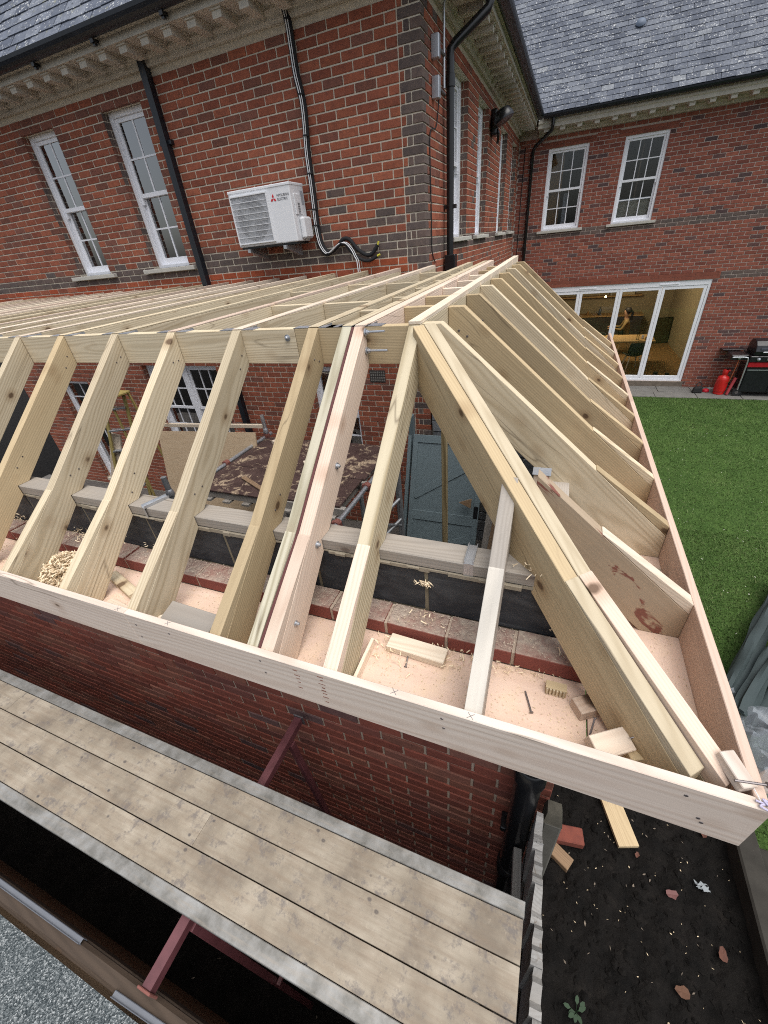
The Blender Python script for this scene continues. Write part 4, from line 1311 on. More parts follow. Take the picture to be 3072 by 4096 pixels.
# nail heads on fascia and rafters
nh = MB()
for (x, z) in ((-0.16, -1.085), (-0.155, -1.13), (-0.76, -1.08), (-0.755, -1.14), (0.40, -1.085), (-1.33, -1.10), (-1.34, -1.17), (-1.16, -1.09), (0.445, -1.165), (0.455, -1.18)):
    nh.lathe([(0.0045, 0), (0.004, 0.0012)], 8, frame((x, 0.586, z), (1, 0, 0), (0, -1, 0)))
for x in XR[2:]:
    for h in (0.035, 0.07, 0.50, 0.55):
        nh.lathe([(0.004, 0), (0.0035, 0.002)], 8, frame((x+TH, 1.598-h, ZT-K*h-0.05-0.05*random.random()), (0, 1, 0), (1, 0, 0)))
for y in YR[:6]:
    for (h, d) in ((0.05, 0.06), (0.09, 0.05), (0.08, 0.11)):
        nh.lathe([(0.006, 0), (0.005, 0.0015)], 8, frame((-0.49+h, y, ZT-K*h-d), (1, 0, 0), (0, -1, 0)))
nh.build('nail_heads', NAIL, rf)
# timber prop under the ridge
prop = beam('timber_prop', (-0.51, 2.02, GROUND+0.01), (-0.51, 2.02, -0.41), 0.027, 0.030, wood('prop_pine', (0.32, 0.25, 0.13), (0.17, 0.12, 0.05), (0.26, 0.2, 0.1), ring=300, contrast=0.8), None, up=(1, 0, 0))
tag(prop, 'slim upright timber prop standing in front of the grey-blue door', 'timber post')
# ================================================================== things on the house walls
def drainpipe(label, path, r, mat=BLACK_PL, clips=(), collars=(), rect=None):
    t = thing('drainpipe', label, 'drainpipe', path[-1])
    mb = MB()
    if rect:
        for a, b in zip(path[:-1], path[1:]):
            a = Vector(a); b = Vector(b); X = (b-a).normalized()
            F = frame((a+b)/2, X, (0, -1, 0) if abs(X.y) < 0.9 else (0, 0, 1)); L = (b-a).length/2
            mb.box(-L, L, -rect, rect, -rect, rect, M=F)
    else:
        mb.tube(path, r, 16)
    mb.build('pipe', mat, t, smooth=not rect, bevel=0.004 if rect else 0)
    for c in collars:
        k = MB(); k.tube([(c[0], c[1], c[2]-0.05), (c[0], c[1], c[2]-0.045), (c[0], c[1], c[2]+0.045), (c[0], c[1], c[2]+0.05)], [r*1.0, r*1.22, r*1.22, r*1.0], 16)
        k.build('collar', mat, t, smooth=True)
    for c in clips:
        k = MB(); k.box(c[0]-r*1.7, c[0]+r*1.7, c[1]-r*0.5, c[1]+r*0.9, c[2]-0.02, c[2]+0.02)
        k.build('bracket', mat, t, bevel=0.003)
    return t
drainpipe('square black drainpipe between the tall left sash windows and the air conditioner', [(-4.52, 4.955, 1.90), (-4.52, 4.955, GROUND+0.05)], 0.05, GUTTER, rect=0.042, clips=((-4.52, 4.97, 1.2), (-4.52, 4.97, -1.6)))
p_r = [(XC+0.42, 5.95, 1.97), (XC+0.42, 5.95, 1.86), (XC+0.40, 5.93, 1.80), (XC+0.12, 5.79, 1.60), (XC+0.075, 5.76, 1.55), (XC+0.075, 5.76, 1.48), (XC+0.075, 5.76, -3.8)]
t = drainpipe('round black drainpipe with a swan neck beside the dark brick corner', p_r, 0.041, collars=((XC+0.075, 5.76, 1.33), (XC+0.42, 5.95, 1.90)), clips=((XC+0.075, 5.76, 0.3),))
wbox('boot', XC+0.02, XC+0.15, 5.70, 5.83, -0.45, -0.17, BLACK_PL, t, bevel=0.01)
p_b = [(-0.72, YB-0.44, 1.97), (-0.72, YB-0.44, 1.85), (-0.73, YB-0.36, 1.78), (-1.08, YB-0.10, 1.57), (-1.12, YB-0.06, 1.50), (-1.13, YB-0.05, GROUND+0.05)]
drainpipe('black drainpipe in the inner corner left of the far upstairs windows', p_b, 0.036, collars=((-1.13, YB-0.05, 1.32), (-1.13, YB-0.05, -0.35)))
# thin black cables
def cable(name, label, pts, r, mat, n=8):
    o = MB().tube(bez(pts, 6), r, n).build(name, mat, smooth=True)
    return tag(o, label, 'cable')
cable('cable', 'thin black cable hanging down the return wall beside the dark brick corner', [(XC+0.02, 5.50, 1.17), (XC+0.012, 5.42, 0.95), (XC+0.01, 5.20, 0.88), (XC+0.01, 5.17, 0.6), (XC+0.01, 5.18, 0.2), (XC+0.01, 5.18, -0.1), (XC+0.012, 5.3, -0.22)], 0.006, LAG)
cable('cable', 'thin dark cable down the inner corner beside the far drainpipe', [(-1.30, YB-0.012, 1.6), (-1.31, YB-0.012, 0.6), (-1.31, YB-0.012, -1.2)], 0.007, LAG)
# conduit with two junction boxes
cd = thing('conduit', 'silver conduit with two grey junction boxes on the return wall near the corner', 'conduit', (XC+0.05, 5.6, 1.2))
MB().tube(bez([(XC+0.05, 5.6, 1.25), (XC+0.05, 5.6, 1.70), (XC+0.06, 5.62, 1.85), (XC+0.18, 5.75, 1.97)], 6), 0.013, 12).build('tube', GALV, cd, smooth=True)
for z in (1.40, 1.13):
    wbox('junction_box', XC+0.0, XC+0.075, 5.30, 5.37, z, z+0.16, GALV, cd, bevel=0.006)
    MB().tube([(XC+0.05, 5.36, z+0.08), (XC+0.05, 5.62, z+0.08)], 0.016, 10).build('clamp', NAIL, cd)
# old lamp with cobwebs under the return cornice
lp = thing('wall_lamp', 'old black floodlight hung with cobwebs under the return wall cornice', 'lamp', (XC+0.1, 9.0, 1.3))
mb = MB(); mb.lathe([(0.03, 0), (0.13, 0.03), (0.17, 0.12), (0.165, 0.16), (0.12, 0.165)], 18, frame((XC+0.14, 8.75, 1.58), (0, 1, 0), (0.35, -0.5, -0.75)))
mb.build('shade', BLACK_PL, lp, smooth=True)
MB().box(XC, XC+0.10, 8.80, 9.02, 1.30, 1.62).build('back_box', BLACK_PL, lp, bevel=0.03, seg=3)
MB().tube(bez([(XC+0.05, 8.9, 1.40), (XC+0.12, 8.86, 1.33), (XC+0.10, 8.95, 1.22)], 5), 0.02, 10).build('arm', BLACK_PL, lp, smooth=True)
MB().box(0, 0.16, -0.01, 0.012, -0.03, 0.03).build('glass_plate', plain('grey_reflector', (0.5, 0.5, 0.48), 0.4), lp, frame((XC+0.16, 8.98, 1.50), (0.6, 0.3, 0.75), (0.4, -0.9, 0)))

# ------------------------------------------------------------------ air conditioner
ac = thing('air_conditioner', 'white outdoor air conditioner unit with round fan grille on the brick wall', 'air conditioner', (-3.2, 4.80, 0.11))
AX0, AX1, AY0, AY1, AZ0, AZ1 = -3.59, -2.80, 4.645, 4.93, 0.115, 0.625
mb = MB(); mb.box(AX0, AX1, AY0, AY1, AZ0, AZ1); mb.build('casing', WHITE_AC, ac, bevel=0.012, seg=3)
wbox('lid', AX0-0.004, AX1+0.004, AY0-0.005, AY1+0.004, AZ1-0.022, AZ1+0.006, WHITE_AC, ac, bevel=0.006)
wbox('feet', AX0+0.02, AX1-0.02, AY0+0.012, AY1-0.02, AZ0-0.02, AZ0, BLACK_PL, ac)
GX0, GX1, GZ0, GZ1 = AX0+0.035, AX0+0.50, AZ0+0.035, AZ1-0.055
fr = plain('grille_recess', (0.16, 0.165, 0.175), 0.7)
wbox('grille_back', GX0, GX1, AY0-0.004, AY0-0.001, GZ0, GZ1, plain('grille_pale', (0.40, 0.41, 0.43), 0.6), ac)
gc = ((GX0+GX1)/2, (GZ0+GZ1)/2)
MB().lathe([(0.195, 0), (0.195, 0.003)], 40, frame((gc[0], AY0-0.005, gc[1]), (1, 0, 0), (0, -1, 0))).build('fan_opening', fr, ac)
fan = MB()
for k in range(3):
    F = frame((gc[0], AY0-0.009, gc[1]), (1, 0, 0), (0, -1, 0)) @ Matrix.Rotation(2*math.pi*k/3, 4, 'Z')
    fan.prism([(0.03, -0.0005), (0.18, -0.0005), (0.18, 0.0005), (0.03, 0.0005)], -0.02, 0.07, M=F)
fan.lathe([(0.045, 0), (0.04, 0.003)], 20, frame((gc[0], AY0-0.0085, gc[1]), (1, 0, 0), (0, -1, 0)))
fan.build('fan', plain('fan_grey', (0.27, 0.28, 0.29), 0.6), ac)
gr = MB(); n_v = 40
for k in range(n_v+1):
    x = GX0+(GX1-GX0)*k/n_v; gr.box(x-0.0010, x+0.0010, AY0-0.020, AY0-0.018, GZ0, GZ1)
for k in range(9):
    z = GZ0+(GZ1-GZ0)*k/8; gr.box(GX0, GX1, AY0-0.024, AY0-0.0202, z-0.0022, z+0.0022)
gr.build('grille', WHITE_AC, ac)
gf = MB()
for (a, b, c, d) in ((GX0-0.012, GX1+0.012, GZ1, GZ1+0.010), (GX0-0.012, GX1+0.012, GZ0-0.010, GZ0), (GX0-0.012, GX0, GZ0, GZ1), (GX1, GX1+0.012, GZ0, GZ1)):
    gf.box(a, b, AY0-0.026, AY0-0.0005, c, d)
gf.build('grille_frame', WHITE_AC, ac)
# emblem of three red diamonds and the maker's name
LX, LZ = AX0+0.575, AZ1-0.115
em = MB(); s_ = 0.0235
for ang in (90, 210, 330):
    F = frame((LX, AY0-0.0015, LZ), (1, 0, 0), (0, -1, 0)) @ Matrix.Rotation(R(ang), 4, 'Z')
    pts = [(0, 0), (s_*0.866, s_*0.5), (2*s_*0.866, 0), (s_*0.866, -s_*0.5)]
    em.add([F @ Vector((p[0], p[1], 0)) for p in pts]+[F @ Vector((p[0], p[1], 0.001)) for p in pts], ((0,3,2,1),(4,5,6,7),(0,1,5,4),(1,2,6,5),(2,3,7,6),(3,0,4,7)))
em.build('emblem', plain('emblem_red', (0.55, 0.02, 0.03), 0.4), ac)
LETTER = plain('letter_grey', (0.12, 0.12, 0.13), 0.5)
def lettering(txt, p, size, X, Z, mat, parent, name='lettering'):
    cu = bpy.data.curves.new(name, 'FONT'); cu.body = txt; cu.size = size; cu.extrude = 0.0006; cu.align_x = 'LEFT'
    tmp = bpy.data.objects.new(name, cu); COL.objects.link(tmp)
    dg = bpy.context.evaluated_depsgraph_get(); me = bpy.data.meshes.new_from_object(tmp.evaluated_get(dg))
    bpy.data.objects.remove(tmp); me.materials.clear(); me.materials.append(mat)
    return link(name, me, parent, frame(p, X, Z))
lettering('MITSUBISHI', (LX+0.048, AY0-0.0015, LZ+0.012), 0.030, (1, 0, 0), (0, -1, 0), LETTER, ac)
lettering('ELECTRIC', (LX+0.048, AY0-0.0015, LZ-0.020), 0.030, (1, 0, 0), (0, -1, 0), LETTER, ac)
# service side
wbox('handle_recess_shade', AX1-0.001, AX1+0.003, AY0+0.06, AY0+0.15, AZ1-0.13, AZ1-0.095, plain('handle_shadow', (0.05, 0.05, 0.055), 0.7), ac)  # dark plate painting the shade of the hand recess, no hollow
wbox('service_panel', AX1, AX1+0.012, AY0+0.05, AY0+0.19, AZ0+0.24, AZ1-0.09, WHITE_AC, ac, bevel=0.004)
wbox('valve_cover', AX1, AX1+0.06, AY0+0.09, AY1-0.015, AZ0+0.02, AZ0+0.22, WHITE_AC, ac, bevel=0.018)
wbox('rating_label', AX1+0.0005, AX1+0.002, AY0+0.20, AY0+0.26, AZ0+0.33, AZ1-0.06, plain('label_grey', (0.36, 0.38, 0.41), 0.5), ac)
for i in range(7):
    wbox('louvre', AX1+0.012, AX1+0.0145, AY0+0.10, AY0+0.14, AZ0+0.25+i*0.014, AZ0+0.257+i*0.014, fr, ac)
for x in (AX0+0.13, AX1-0.17):
    b = MB(); b.prism([(0.0, 0.0), (0.34, 0.0), (0.34, -0.11), (0.30, -0.11), (0.04, -0.035), (0.0, -0.035)], -0.018, 0.018)
    b.build('bracket', GALV, ac, frame((x, AY0-0.02, AZ0-0.022), (0, 1, 0), (0, 0, 1)), bevel=0.002)

# ------------------------------------------------------------------ lagged pipes and white cable
def at_wall(u, v, y=4.965):      # reads wall coordinates from the survey grid
    return (u, y, v)
pb = thing('pipe_bundle', 'black lagged pipes with a white cable strapped alongside, running down the brick wall', 'pipes', (-2.5, 4.96, -0.1))
line = [(-2.733, 1.93), (-2.709, 1.80), (-2.705, 1.61), (-2.701, 1.44), (-2.675, 1.26), (-2.68, 1.10), (-2.705, 0.86), (-2.707, 0.63), (-2.715, 0.395), (-2.722, 0.25), (-2.712, 0.11), (-2.68, 0.022), (-2.615, -0.027), (-2.502, 0.03), (-2.439, 0.057), (-2.369, 0.051), (-2.307, -0.013)]
l1 = line[:-3]+[(-2.43, 0.085), (-2.35, 0.075), (-2.265, -0.02), (-2.162, -0.084), (-2.092, -0.078), (-2.04, -0.03), (-2.014, 0.0)]
l2 = line[:-1]+[(-2.30, -0.03), (-2.193, -0.103), (-2.097, -0.121), (-1.995, -0.085)]
MB().tube(bez([at_wall(a+0.022, b+0.008) for a, b in l1], 6), 0.020, 12).build('lagged_pipe', LAG, pb, smooth=True)
MB().tube(bez([at_wall(a-0.004, b-0.012, 4.945) for a, b in l2], 6), 0.016, 12).build('lagged_pipe', LAG, pb, smooth=True)
l3 = [(a+0.004, b) for a, b in line]+[(-2.27, -0.08), (-2.245, -0.16), (-2.245, -0.5)]
MB().tube(bez([at_wall(a, b, 4.924) for a, b in l3], 6), 0.0055, 10).build('white_cable', CABLE_W, pb, smooth=True)
l4 = [(a+0.022, b+0.004) for a, b in line]+[(-2.25, -0.08), (-2.224, -0.16), (-2.224, -0.5)]
MB().tube(bez([at_wall(a, b, 4.930) for a, b in l4], 6), 0.0042, 8).build('white_cable', CABLE_W, pb, smooth=True)
for p, d in (((-1.992, 4.965, 0.01), (0.5, 0, 1)), ((-1.995, 4.945, -0.095), (1, 0, 0.4))):
    d = Vector(d).normalized(); MB().tube([Vector(p)-d*0.005, Vector(p)+d*0.03], 0.011, 8).build('yellow_end', YELLOW, pb)
for (a, b) in ((-2.709, 1.80), (-2.68, 1.30), (-2.69, 1.0), (-2.706, 0.70), (-2.715, 0.395), (-2.722, 0.25), (-2.615, -0.027), (-2.43, 0.057)):
    MB().lathe([(0.034, -0.006), (0.035, 0), (0.034, 0.006)], 12, frame((a+0.01, 4.95, b), (1, 0, 0), (0.1, 0, 1))).build('cable_tie', LAG, pb)

# ================================================================== inside the shell
struct(MB().box(-11.0, 0.02, 1.11, 4.99, GROUND-0.2, GROUND+0.01).build('floor_slab', plain('site_floor', (0.11, 0.10, 0.09), 0.95, var=0.5, nscale=5, bump=0.004)))
# rough stone wall closing the corner
sw = thing('stone_wall', 'rough grey stone wall beside the dark brick corner, behind the grey-blue door', 'wall', (-0.7, 5.1, GROUND))
MB().box(XC+0.012, 0.0, 5.02, 5.27, GROUND, -1.62).build('mortar_core', plain('stone_mortar', (0.30, 0.28, 0.24), 0.95, var=0.3), sw)
STONEW = plain('ragstone', (0.19, 0.20, 0.21), 0.85, var=0.55, nscale=11, bump=0.012)
z = GROUND; row = 0
while z < -1.65:
    hrow = random.choice((0.15, 0.19, 0.23)); x = XC+0.02
    while x < -0.02:
        w = random.uniform(0.16, 0.34); b = min(x+w, 0.0)
        st = MB().box(x, b-0.012, 5.0+random.uniform(-0.012, 0.008), 5.2, z, min(z+hrow-0.012, -1.60))
        st.v = [(p[0]+random.uniform(-0.008, 0.008), p[1]+random.uniform(-0.006, 0.006), p[2]+random.uniform(-0.006, 0.006)) for p in st.v]
        st.build('stone', STONEW, sw, bevel=0.012, seg=2); x += w
    z += hrow
# leaning ledged door
DT, DB = Vector((0, 4.72, -2.10)), Vector((0, 4.0, -3.885))
dx = (DB-DT).normalized(); dn = Vector((1, 0, 0)).cross(dx); dn = dn if dn.y < 0 else -dn
dr = thing('shed_door', 'grey-blue ledged and braced door leaning against the stone wall inside the frame', 'door', (-1.15, 4.0, GROUND))
FD = frame((-1.60, DT.y, DT.z), (1, 0, 0), -dx)        # local x right, z up the door, y into the wall
dl = (DB-DT).length
sgn = 1 if FD.col[1].to_3d().dot(dn) > 0 else -1
def dbox(nm, x0, x1, a, b, t0, t1, mat=DOORBLUE, parent=None, bev=0.003, rot=None):
    y0, y1 = sorted((t0*sgn, t1*sgn))
    return MB().box(x0, x1, y0, y1, -b, -a).build(nm, mat, parent or dr, FD if rot is None else FD @ rot, bevel=bev)
dbox('panel', 0.0, 0.94, 0.0, dl, -0.03, 0.0)
for (a, b) in ((0.0, 0.10), (1.0, 1.13), (dl-0.14, dl)):
    dbox('rail', 0.0, 0.94, a, b, 0.0005, 0.014)
dbox('stile', 0.0, 0.07, 0.10, 1.0, 0.001, 0.0135); dbox('stile', 0.87, 0.94, 0.10, 1.0, 0.001, 0.0135)
dbox('stile', 0.0, 0.07, 1.13, dl-0.14, 0.001, 0.0135); dbox('stile', 0.87, 0.94, 1.13, dl-0.14, 0.001, 0.0135)
LD = math.hypot(0.80, 0.52)
dbox('brace', -LD/2, LD/2, -0.05, 0.05, 0.0008, 0.012, rot=Matrix.Translation((0.46, 0, -0.55)) @ Matrix.Rotation(-math.atan2(0.52, 0.80), 4, 'Y'))
dbox('brace', -0.42, 0.42, -0.05, 0.05, 0.0008, 0.012, rot=Matrix.Translation((0.43, 0, -1.48)) @ Matrix.Rotation(-math.atan2(0.3, 0.72), 4, 'Y'))
dbox('lock_plate', 0.875, 0.93, 0.86, 1.02, 0.0145, 0.019, BLACK_PL)
d2 = dbox('edge_frame', -0.07, -0.025, 0.02, dl, -0.06, 0.02, DOORBLUE)
sb = tag(MB().box(-0.16, -0.10, 4.60, 4.68, GROUND, -1.85).build('painted_post', DOORBLUE, None, Matrix.Translation((-1.50, 0.10, 0))), 'short grey-blue painted post behind the leaning door top', 'post')
sb.location.z += 0.0
# handle left from a broken wooden wedge on the door
wd = tag(MB().prism([(0, 0), (0.16, -0.02), (0.13, 0.10)], -0.012, 0.012).build('wood_wedge', W_BROWN, None, frame((-0.90, 4.30, -2.80), (1, 0, -0.3), (0, 0.3, 1))), 'brown wooden wedge resting on the leaning door near its lock', 'wood wedge')
# second dark panel and loose boards to the right of the door
tag(beam('loose_board', (-0.56, 4.25, GROUND+0.02), (-0.50, 4.75, -2.55), 0.12, 0.025, W_OLD, None, up=(0, -1, 0.2)), 'grey board leaning upright just right of the grey-blue door', 'board')
tag(beam('loose_board', (-0.50, 4.1, GROUND+0.02), (-0.36, 4.6, -2.3), 0.10, 0.03, W_BROWN, None, up=(0, -1, 0.2)), 'dark brown board leaning between the door and the garden wall', 'board')
tag(beam('blue_panel', (-0.20, 3.6, GROUND+0.02), (-0.10, 4.2, -2.5), 0.36, 0.02, DOORBLUE, None, up=(-0.3, -1, 0.2)), 'dark blue-grey panel leaning behind the hip rafter foot', 'panel')

# scaffold tower with a deck of brown phenolic boards
def mk_deck():
    m = NT('phenolic_deck', 0.6, 0.35)
    p = m.vmath('ADD', m.tc.outputs['Object'], m.comb(m.math('MULTIPLY', m.oi.outputs['Random'], 11), 0.0, 0.0))
    c = m.ramp(m.noise(p, 5, 5, 0.6), [(0.3, (0.040, 0.022, 0.020)), (0.65, (0.075, 0.045, 0.040))])
    c = m.mix(m.ramp(m.noise(p, 6, 6, 0.75, 0.6), [(0.53, 0.0), (0.62, 0.85)]), c, m.mix(m.noise(p, 80, 3), (0.36, 0.26, 0.17), (0.56, 0.45, 0.32)))
    m.col(c); m.bump(m.noise(p, 30, 4), 0.002, 0.4)
    return m.mat
DECK = mk_deck()
tw = thing('scaffold_tower', 'scaffold tower inside the shell with a worn brown deck and galvanised tubes', 'scaffold', (-2.5, 3.4, GROUND))
SX0, SX1, SY0, SY1, SZ = -3.44, -1.70, 2.72, 4.08, -2.0
for (a, b, c, d) in ((SX0, -2.58, SY0, 3.27), (-2.575, SX1, SY0+0.03, 3.27), (SX0, -2.50, 3.28, SY1), (-2.495, SX1+0.03, 3.28, SY1+0.02)):
    MB().box(a, b, c, d, SZ-0.018, SZ+random.uniform(-0.002, 0.004)).build('deck_board', DECK, tw, bevel=0.002)
for y in (SY0+0.04, 3.27, SY1-0.05):
    beam('bearer', (SX0-0.02, y, SZ-0.06), (SX1+0.05, y, SZ-0.06), 0.05, 0.08, W_OLD, tw)
# dusty pallet slats under the near edge
for i in range(7):
    x = SX0+0.15+i*0.25
    beam('bearer', (x, SY0-0.03, SZ-0.115), (x, SY1, SZ-0.115), 0.09, 0.025, W_OLD, tw)
def tube(a, b, r=0.0242, mat=GALV_D, parent=tw, nm='tube'):
    return MB().tube([a, b], r, 14).build(nm, mat, parent, smooth=True)
tube((SX0-0.02, SY1+0.02, GROUND), (SX0-0.02, SY1+0.02, SZ+0.30), mat=GALV)
tube((-2.98, 2.10, GROUND), (-2.98, 2.10, -1.48), mat=GALV_D)
tube((SX1+0.06, SY0-0.1, GROUND), (SX1+0.06, SY0-0.1, SZ-0.03)); tube((SX1+0.06, SY1, GROUND), (SX1+0.06, SY1, SZ+0.02))
tube((SX0-0.05, SY0-0.3, SZ-0.005), (SX0-0.05, SY1+0.15, SZ-0.005), mat=GALV)
tube((SX1+0.075, SY0-0.32, SZ-0.04), (SX1+0.075, SY1+0.1, SZ-0.04), mat=GALV)
for p in ((SX0-0.03, SY1+0.02, SZ+0.02), (SX0-0.05, 3.30, SZ+0.0), (SX1+0.07, SY0+0.50, SZ-0.04), (SX1+0.07, SY0-0.18, SZ-0.04)):
    mb = MB(); mb.tube([(p[0], p[1]-0.03, p[2]), (p[0], p[1]+0.03, p[2])], 0.038, 12); mb.box(p[0]-0.045, p[0]+0.045, p[1]-0.018, p[1]+0.018, p[2]-0.05, p[2]+0.02)
    mb.build('coupler', RUST, tw, smooth=True)
MB().lathe([(0.034, 0), (0.036, 0.02), (0.03, 0.05), (0.0245, 0.06)], 14, Matrix.Translation((SX0-0.02, SY1+0.02, SZ+0.06))).build('collar', GALV, tw, smooth=True)
MB().lathe([(0.034, 0), (0.036, 0.02), (0.03, 0.05), (0.0245, 0.06)], 14, Matrix.Translation((-2.98, 2.10, -1.66))).build('collar', GALV, tw, smooth=True)
# end frame of the tower to the right: upright with rungs
ef = thing('ladder_frame', 'grey tubular tower end frame standing left of the grey-blue door', 'scaffold frame', (-1.5, 3.5, GROUND))
for a, b in (((-1.40, 3.55, GROUND), (-1.40, 3.55, -1.95)), ((-1.62, 3.05, GROUND), (-1.62, 3.05, -2.05))):
    tube(a, b, 0.024, GALV_D, ef, 'upright')
for z in (-2.35, -2.62, -2.95, -3.25, -3.55):
    tube((-1.40, 3.55, z), (-1.62, 3.05, z-0.16), 0.019, GALV_D, ef, 'rung')
tube((-1.40, 3.55, -2.72), (-1.62, 3.05, -2.40), 0.016, GALV_D, ef, 'brace')
# offcuts on the deck
for (nm, lab, a, b, w, d, m) in (
    ('timber_offcut', 'pale pointed timber offcut at the far left corner of the brown deck', (-3.22, 3.95, SZ+0.025), (-2.86, 3.80, SZ+0.025), 0.11, 0.04, W_FRESH),
    ('timber_offcut', 'long rusty brown sliver of wood on the brown deck', (-3.02, 3.02, SZ+0.015), (-2.62, 2.83, SZ+0.015), 0.05, 0.016, W_BROWN),
    ('timber_offcut', 'short pale board end standing at the right edge of the brown deck', (-1.96, 2.98, SZ+0.06), (-1.86, 2.80, SZ+0.06), 0.04, 0.11, W_FRESH),
    ('timber_offcut', 'flat pale offcut lying deep on the brown deck', (-2.50, 3.45, SZ+0.02), (-2.30, 3.62, SZ+0.02), 0.08, 0.03, W_FRESH)):
    tag(beam(nm, a, b, w, d, m), lab, 'wood offcut', 'loose timber offcuts')
# plywood sheet and stepladder further left
tag(MB().box(-0.75, 0.75, -0.009, 0.009, -0.6, 0.6).build('plywood_sheet', PLY_SHEET, None, frame((-4.15, 3.62, -2.42), (1, 0.12, 0), (0, 0.25, 1))), 'sheet of softwood plywood standing on edge behind the left rafters', 'plywood')
tag(beam('timber_offcut', (-4.9, 3.80, -1.80), (-3.4, 3.98, -1.80), 0.04, 0.045, W_FRESH), 'pale batten along the top edge of the standing plywood sheet', 'batten')
pl_s = thing('trestle', 'rough timber trestle carrying the standing plywood sheet', 'trestle', (-4.15, 3.7, GROUND))
for x in (-4.7, -3.6):
    beam('leg', (x, 3.60, GROUND), (x, 3.70, -3.02), 0.05, 0.05, W_OLD, pl_s, up=(1, 0, 0))
beam('top', (-4.85, 3.66, -3.03), (-3.45, 3.70, -3.03), 0.05, 0.05, W_OLD, pl_s)
ld = thing('stepladder', 'yellow fibreglass stepladder with aluminium treads behind the left rafters', 'ladder', (-5.6, 3.6, GROUND))
YEL = plain('yellow_fibreglass', (0.36, 0.285, 0.10), 0.55, var=0.1)
la, lb = Vector((-5.45, 3.65, -1.35)), Vector((-6.02, 3.45, -3.88))
for s in (-1, 1):
    off = Vector((0.15*s, 0.08*s, 0)); spread = Vector((0.09*s, 0.05*s, 0))
    beam('stile', la+off*0.8, lb+off+spread, 0.022, 0.05, YEL, ld, up=(1, 0, 0))
    beam('back_leg', la+off*0.8+Vector((0.06, 0.03, 0)), lb+off+spread+Vector((0.75, 0.3, 0)), 0.02, 0.035, YEL, ld, up=(1, 0, 0))
for i in range(8):
    c = la+(lb-la)*((i+0.6)/8.4); wv = Vector((0.15, 0.08, 0))*(0.8+0.5*i/8)
    beam('tread', c-wv, c+wv, 0.08, 0.025, GALV, ld)
wbox('top_cap', la.x-0.18, la.x+0.2, la.y-0.12, la.y+0.12, la.z, la.z+0.03, YEL, ld, bevel=0.006)
tag(beam('loose_board', (-6.35, 3.2, GROUND+0.02), (-5.7, 3.6, -1.9), 0.16, 0.03, W_FRESH, None, up=(0.4, -1, 0.2)), 'pale board leaning left of the yellow stepladder', 'board')
tag(beam('timber_offcut', (-4.52, 2.9, GROUND+0.12), (-4.30, 2.95, GROUND+0.3), 0.14, 0.05, W_OLD), 'stub of grey timber on the floor beside the plywood sheet', 'wood offcut', 'loose timber offcuts')
# ================================================================== working platform in front
PZ = -1.90
st = thing('staging_platform', 'narrow working platform of stained plywood boards between dented aluminium edge rails', 'platform', (-1.5, 0.28, PZ))
PX0, PX1 = -6.2, 0.146
def rail(y0, y1):
    L = PX1-PX0; F = frame(((PX0+PX1)/2, (y0+y1)/2, PZ), (1, 0, 0), (0, 0, 1)); w = y1-y0
    mb = MB(); mb.box(-L/2, L/2, -w/2, w/2, -0.004, 0.004); mb.box(-L/2, L/2, (w/2-0.004), w/2, -0.07, -0.004); mb.box(-L/2, L/2, -w/2, -w/2+0.004, -0.07, -0.004)
    mb.build('rail', ALU, st, F, bevel=0.002)
rail(0.452, 0.497); rail(0.058, 0.104)
ys = [(0.1065, 0.218), (0.222, 0.336), (0.340, 0.4485)]
for i, (a, b) in enumerate(ys):
    cuts = [PX0+0.004, -1.08 if i == 1 else -2.5, PX1-0.002]
    for c0, c1 in zip(cuts[:-1], cuts[1:]):
        F = frame(((c0+c1)/2, (a+b)/2, PZ), (1, 0, 0), (0, 0, 1))
        MB().box(-(c1-c0)/2+0.0008, (c1-c0)/2-0.0008, -(b-a)/2, (b-a)/2, -0.02, 0.0025+random.uniform(-0.001, 0.001)).build('deck_board', STAGE, st, F, bevel=0.001)
for x in np.arange(PX0+0.2, PX1, 0.5):
    wbox('cross_bearer', x, x+0.04, 0.07, 0.485, PZ-0.06, PZ-0.022, ALU, st)
# steel trestles carrying it
def trestle(x, label):
    t = thing('trestle', label, 'trestle', (x, 0.36, GROUND), 'steel trestles under the platform')
    beam('crossbar', (x, -0.125, PZ-0.10), (x, 0.845, PZ-0.10), 0.038, 0.045, TRESTLE, t)
    for y in (0.05, 0.74):
        beam('leg', (x+0.01, y, PZ-0.13), (x+0.10, y+0.03, GROUND+0.0), 0.03, 0.03, TRESTLE, t, up=(1, 0, 0))
    beam('brace', (x+0.09, 0.06, -3.1), (x+0.09, 0.76, -3.1), 0.022, 0.022, TRESTLE, t)
    wbox('end_plate', x-0.028, x+0.028, 0.845, 0.853, PZ-0.135, PZ-0.068, NAIL, t, bevel=0.002)
    wbox('end_plate', x-0.028, x+0.028, -0.133, -0.125, PZ-0.135, PZ-0.068, RUST, t, bevel=0.002)
trestle(-0.99, 'dark red steel trestle whose bar sticks out both sides of the platform')
trestle(-5.2, 'dark red steel trestle under the far left of the platform')
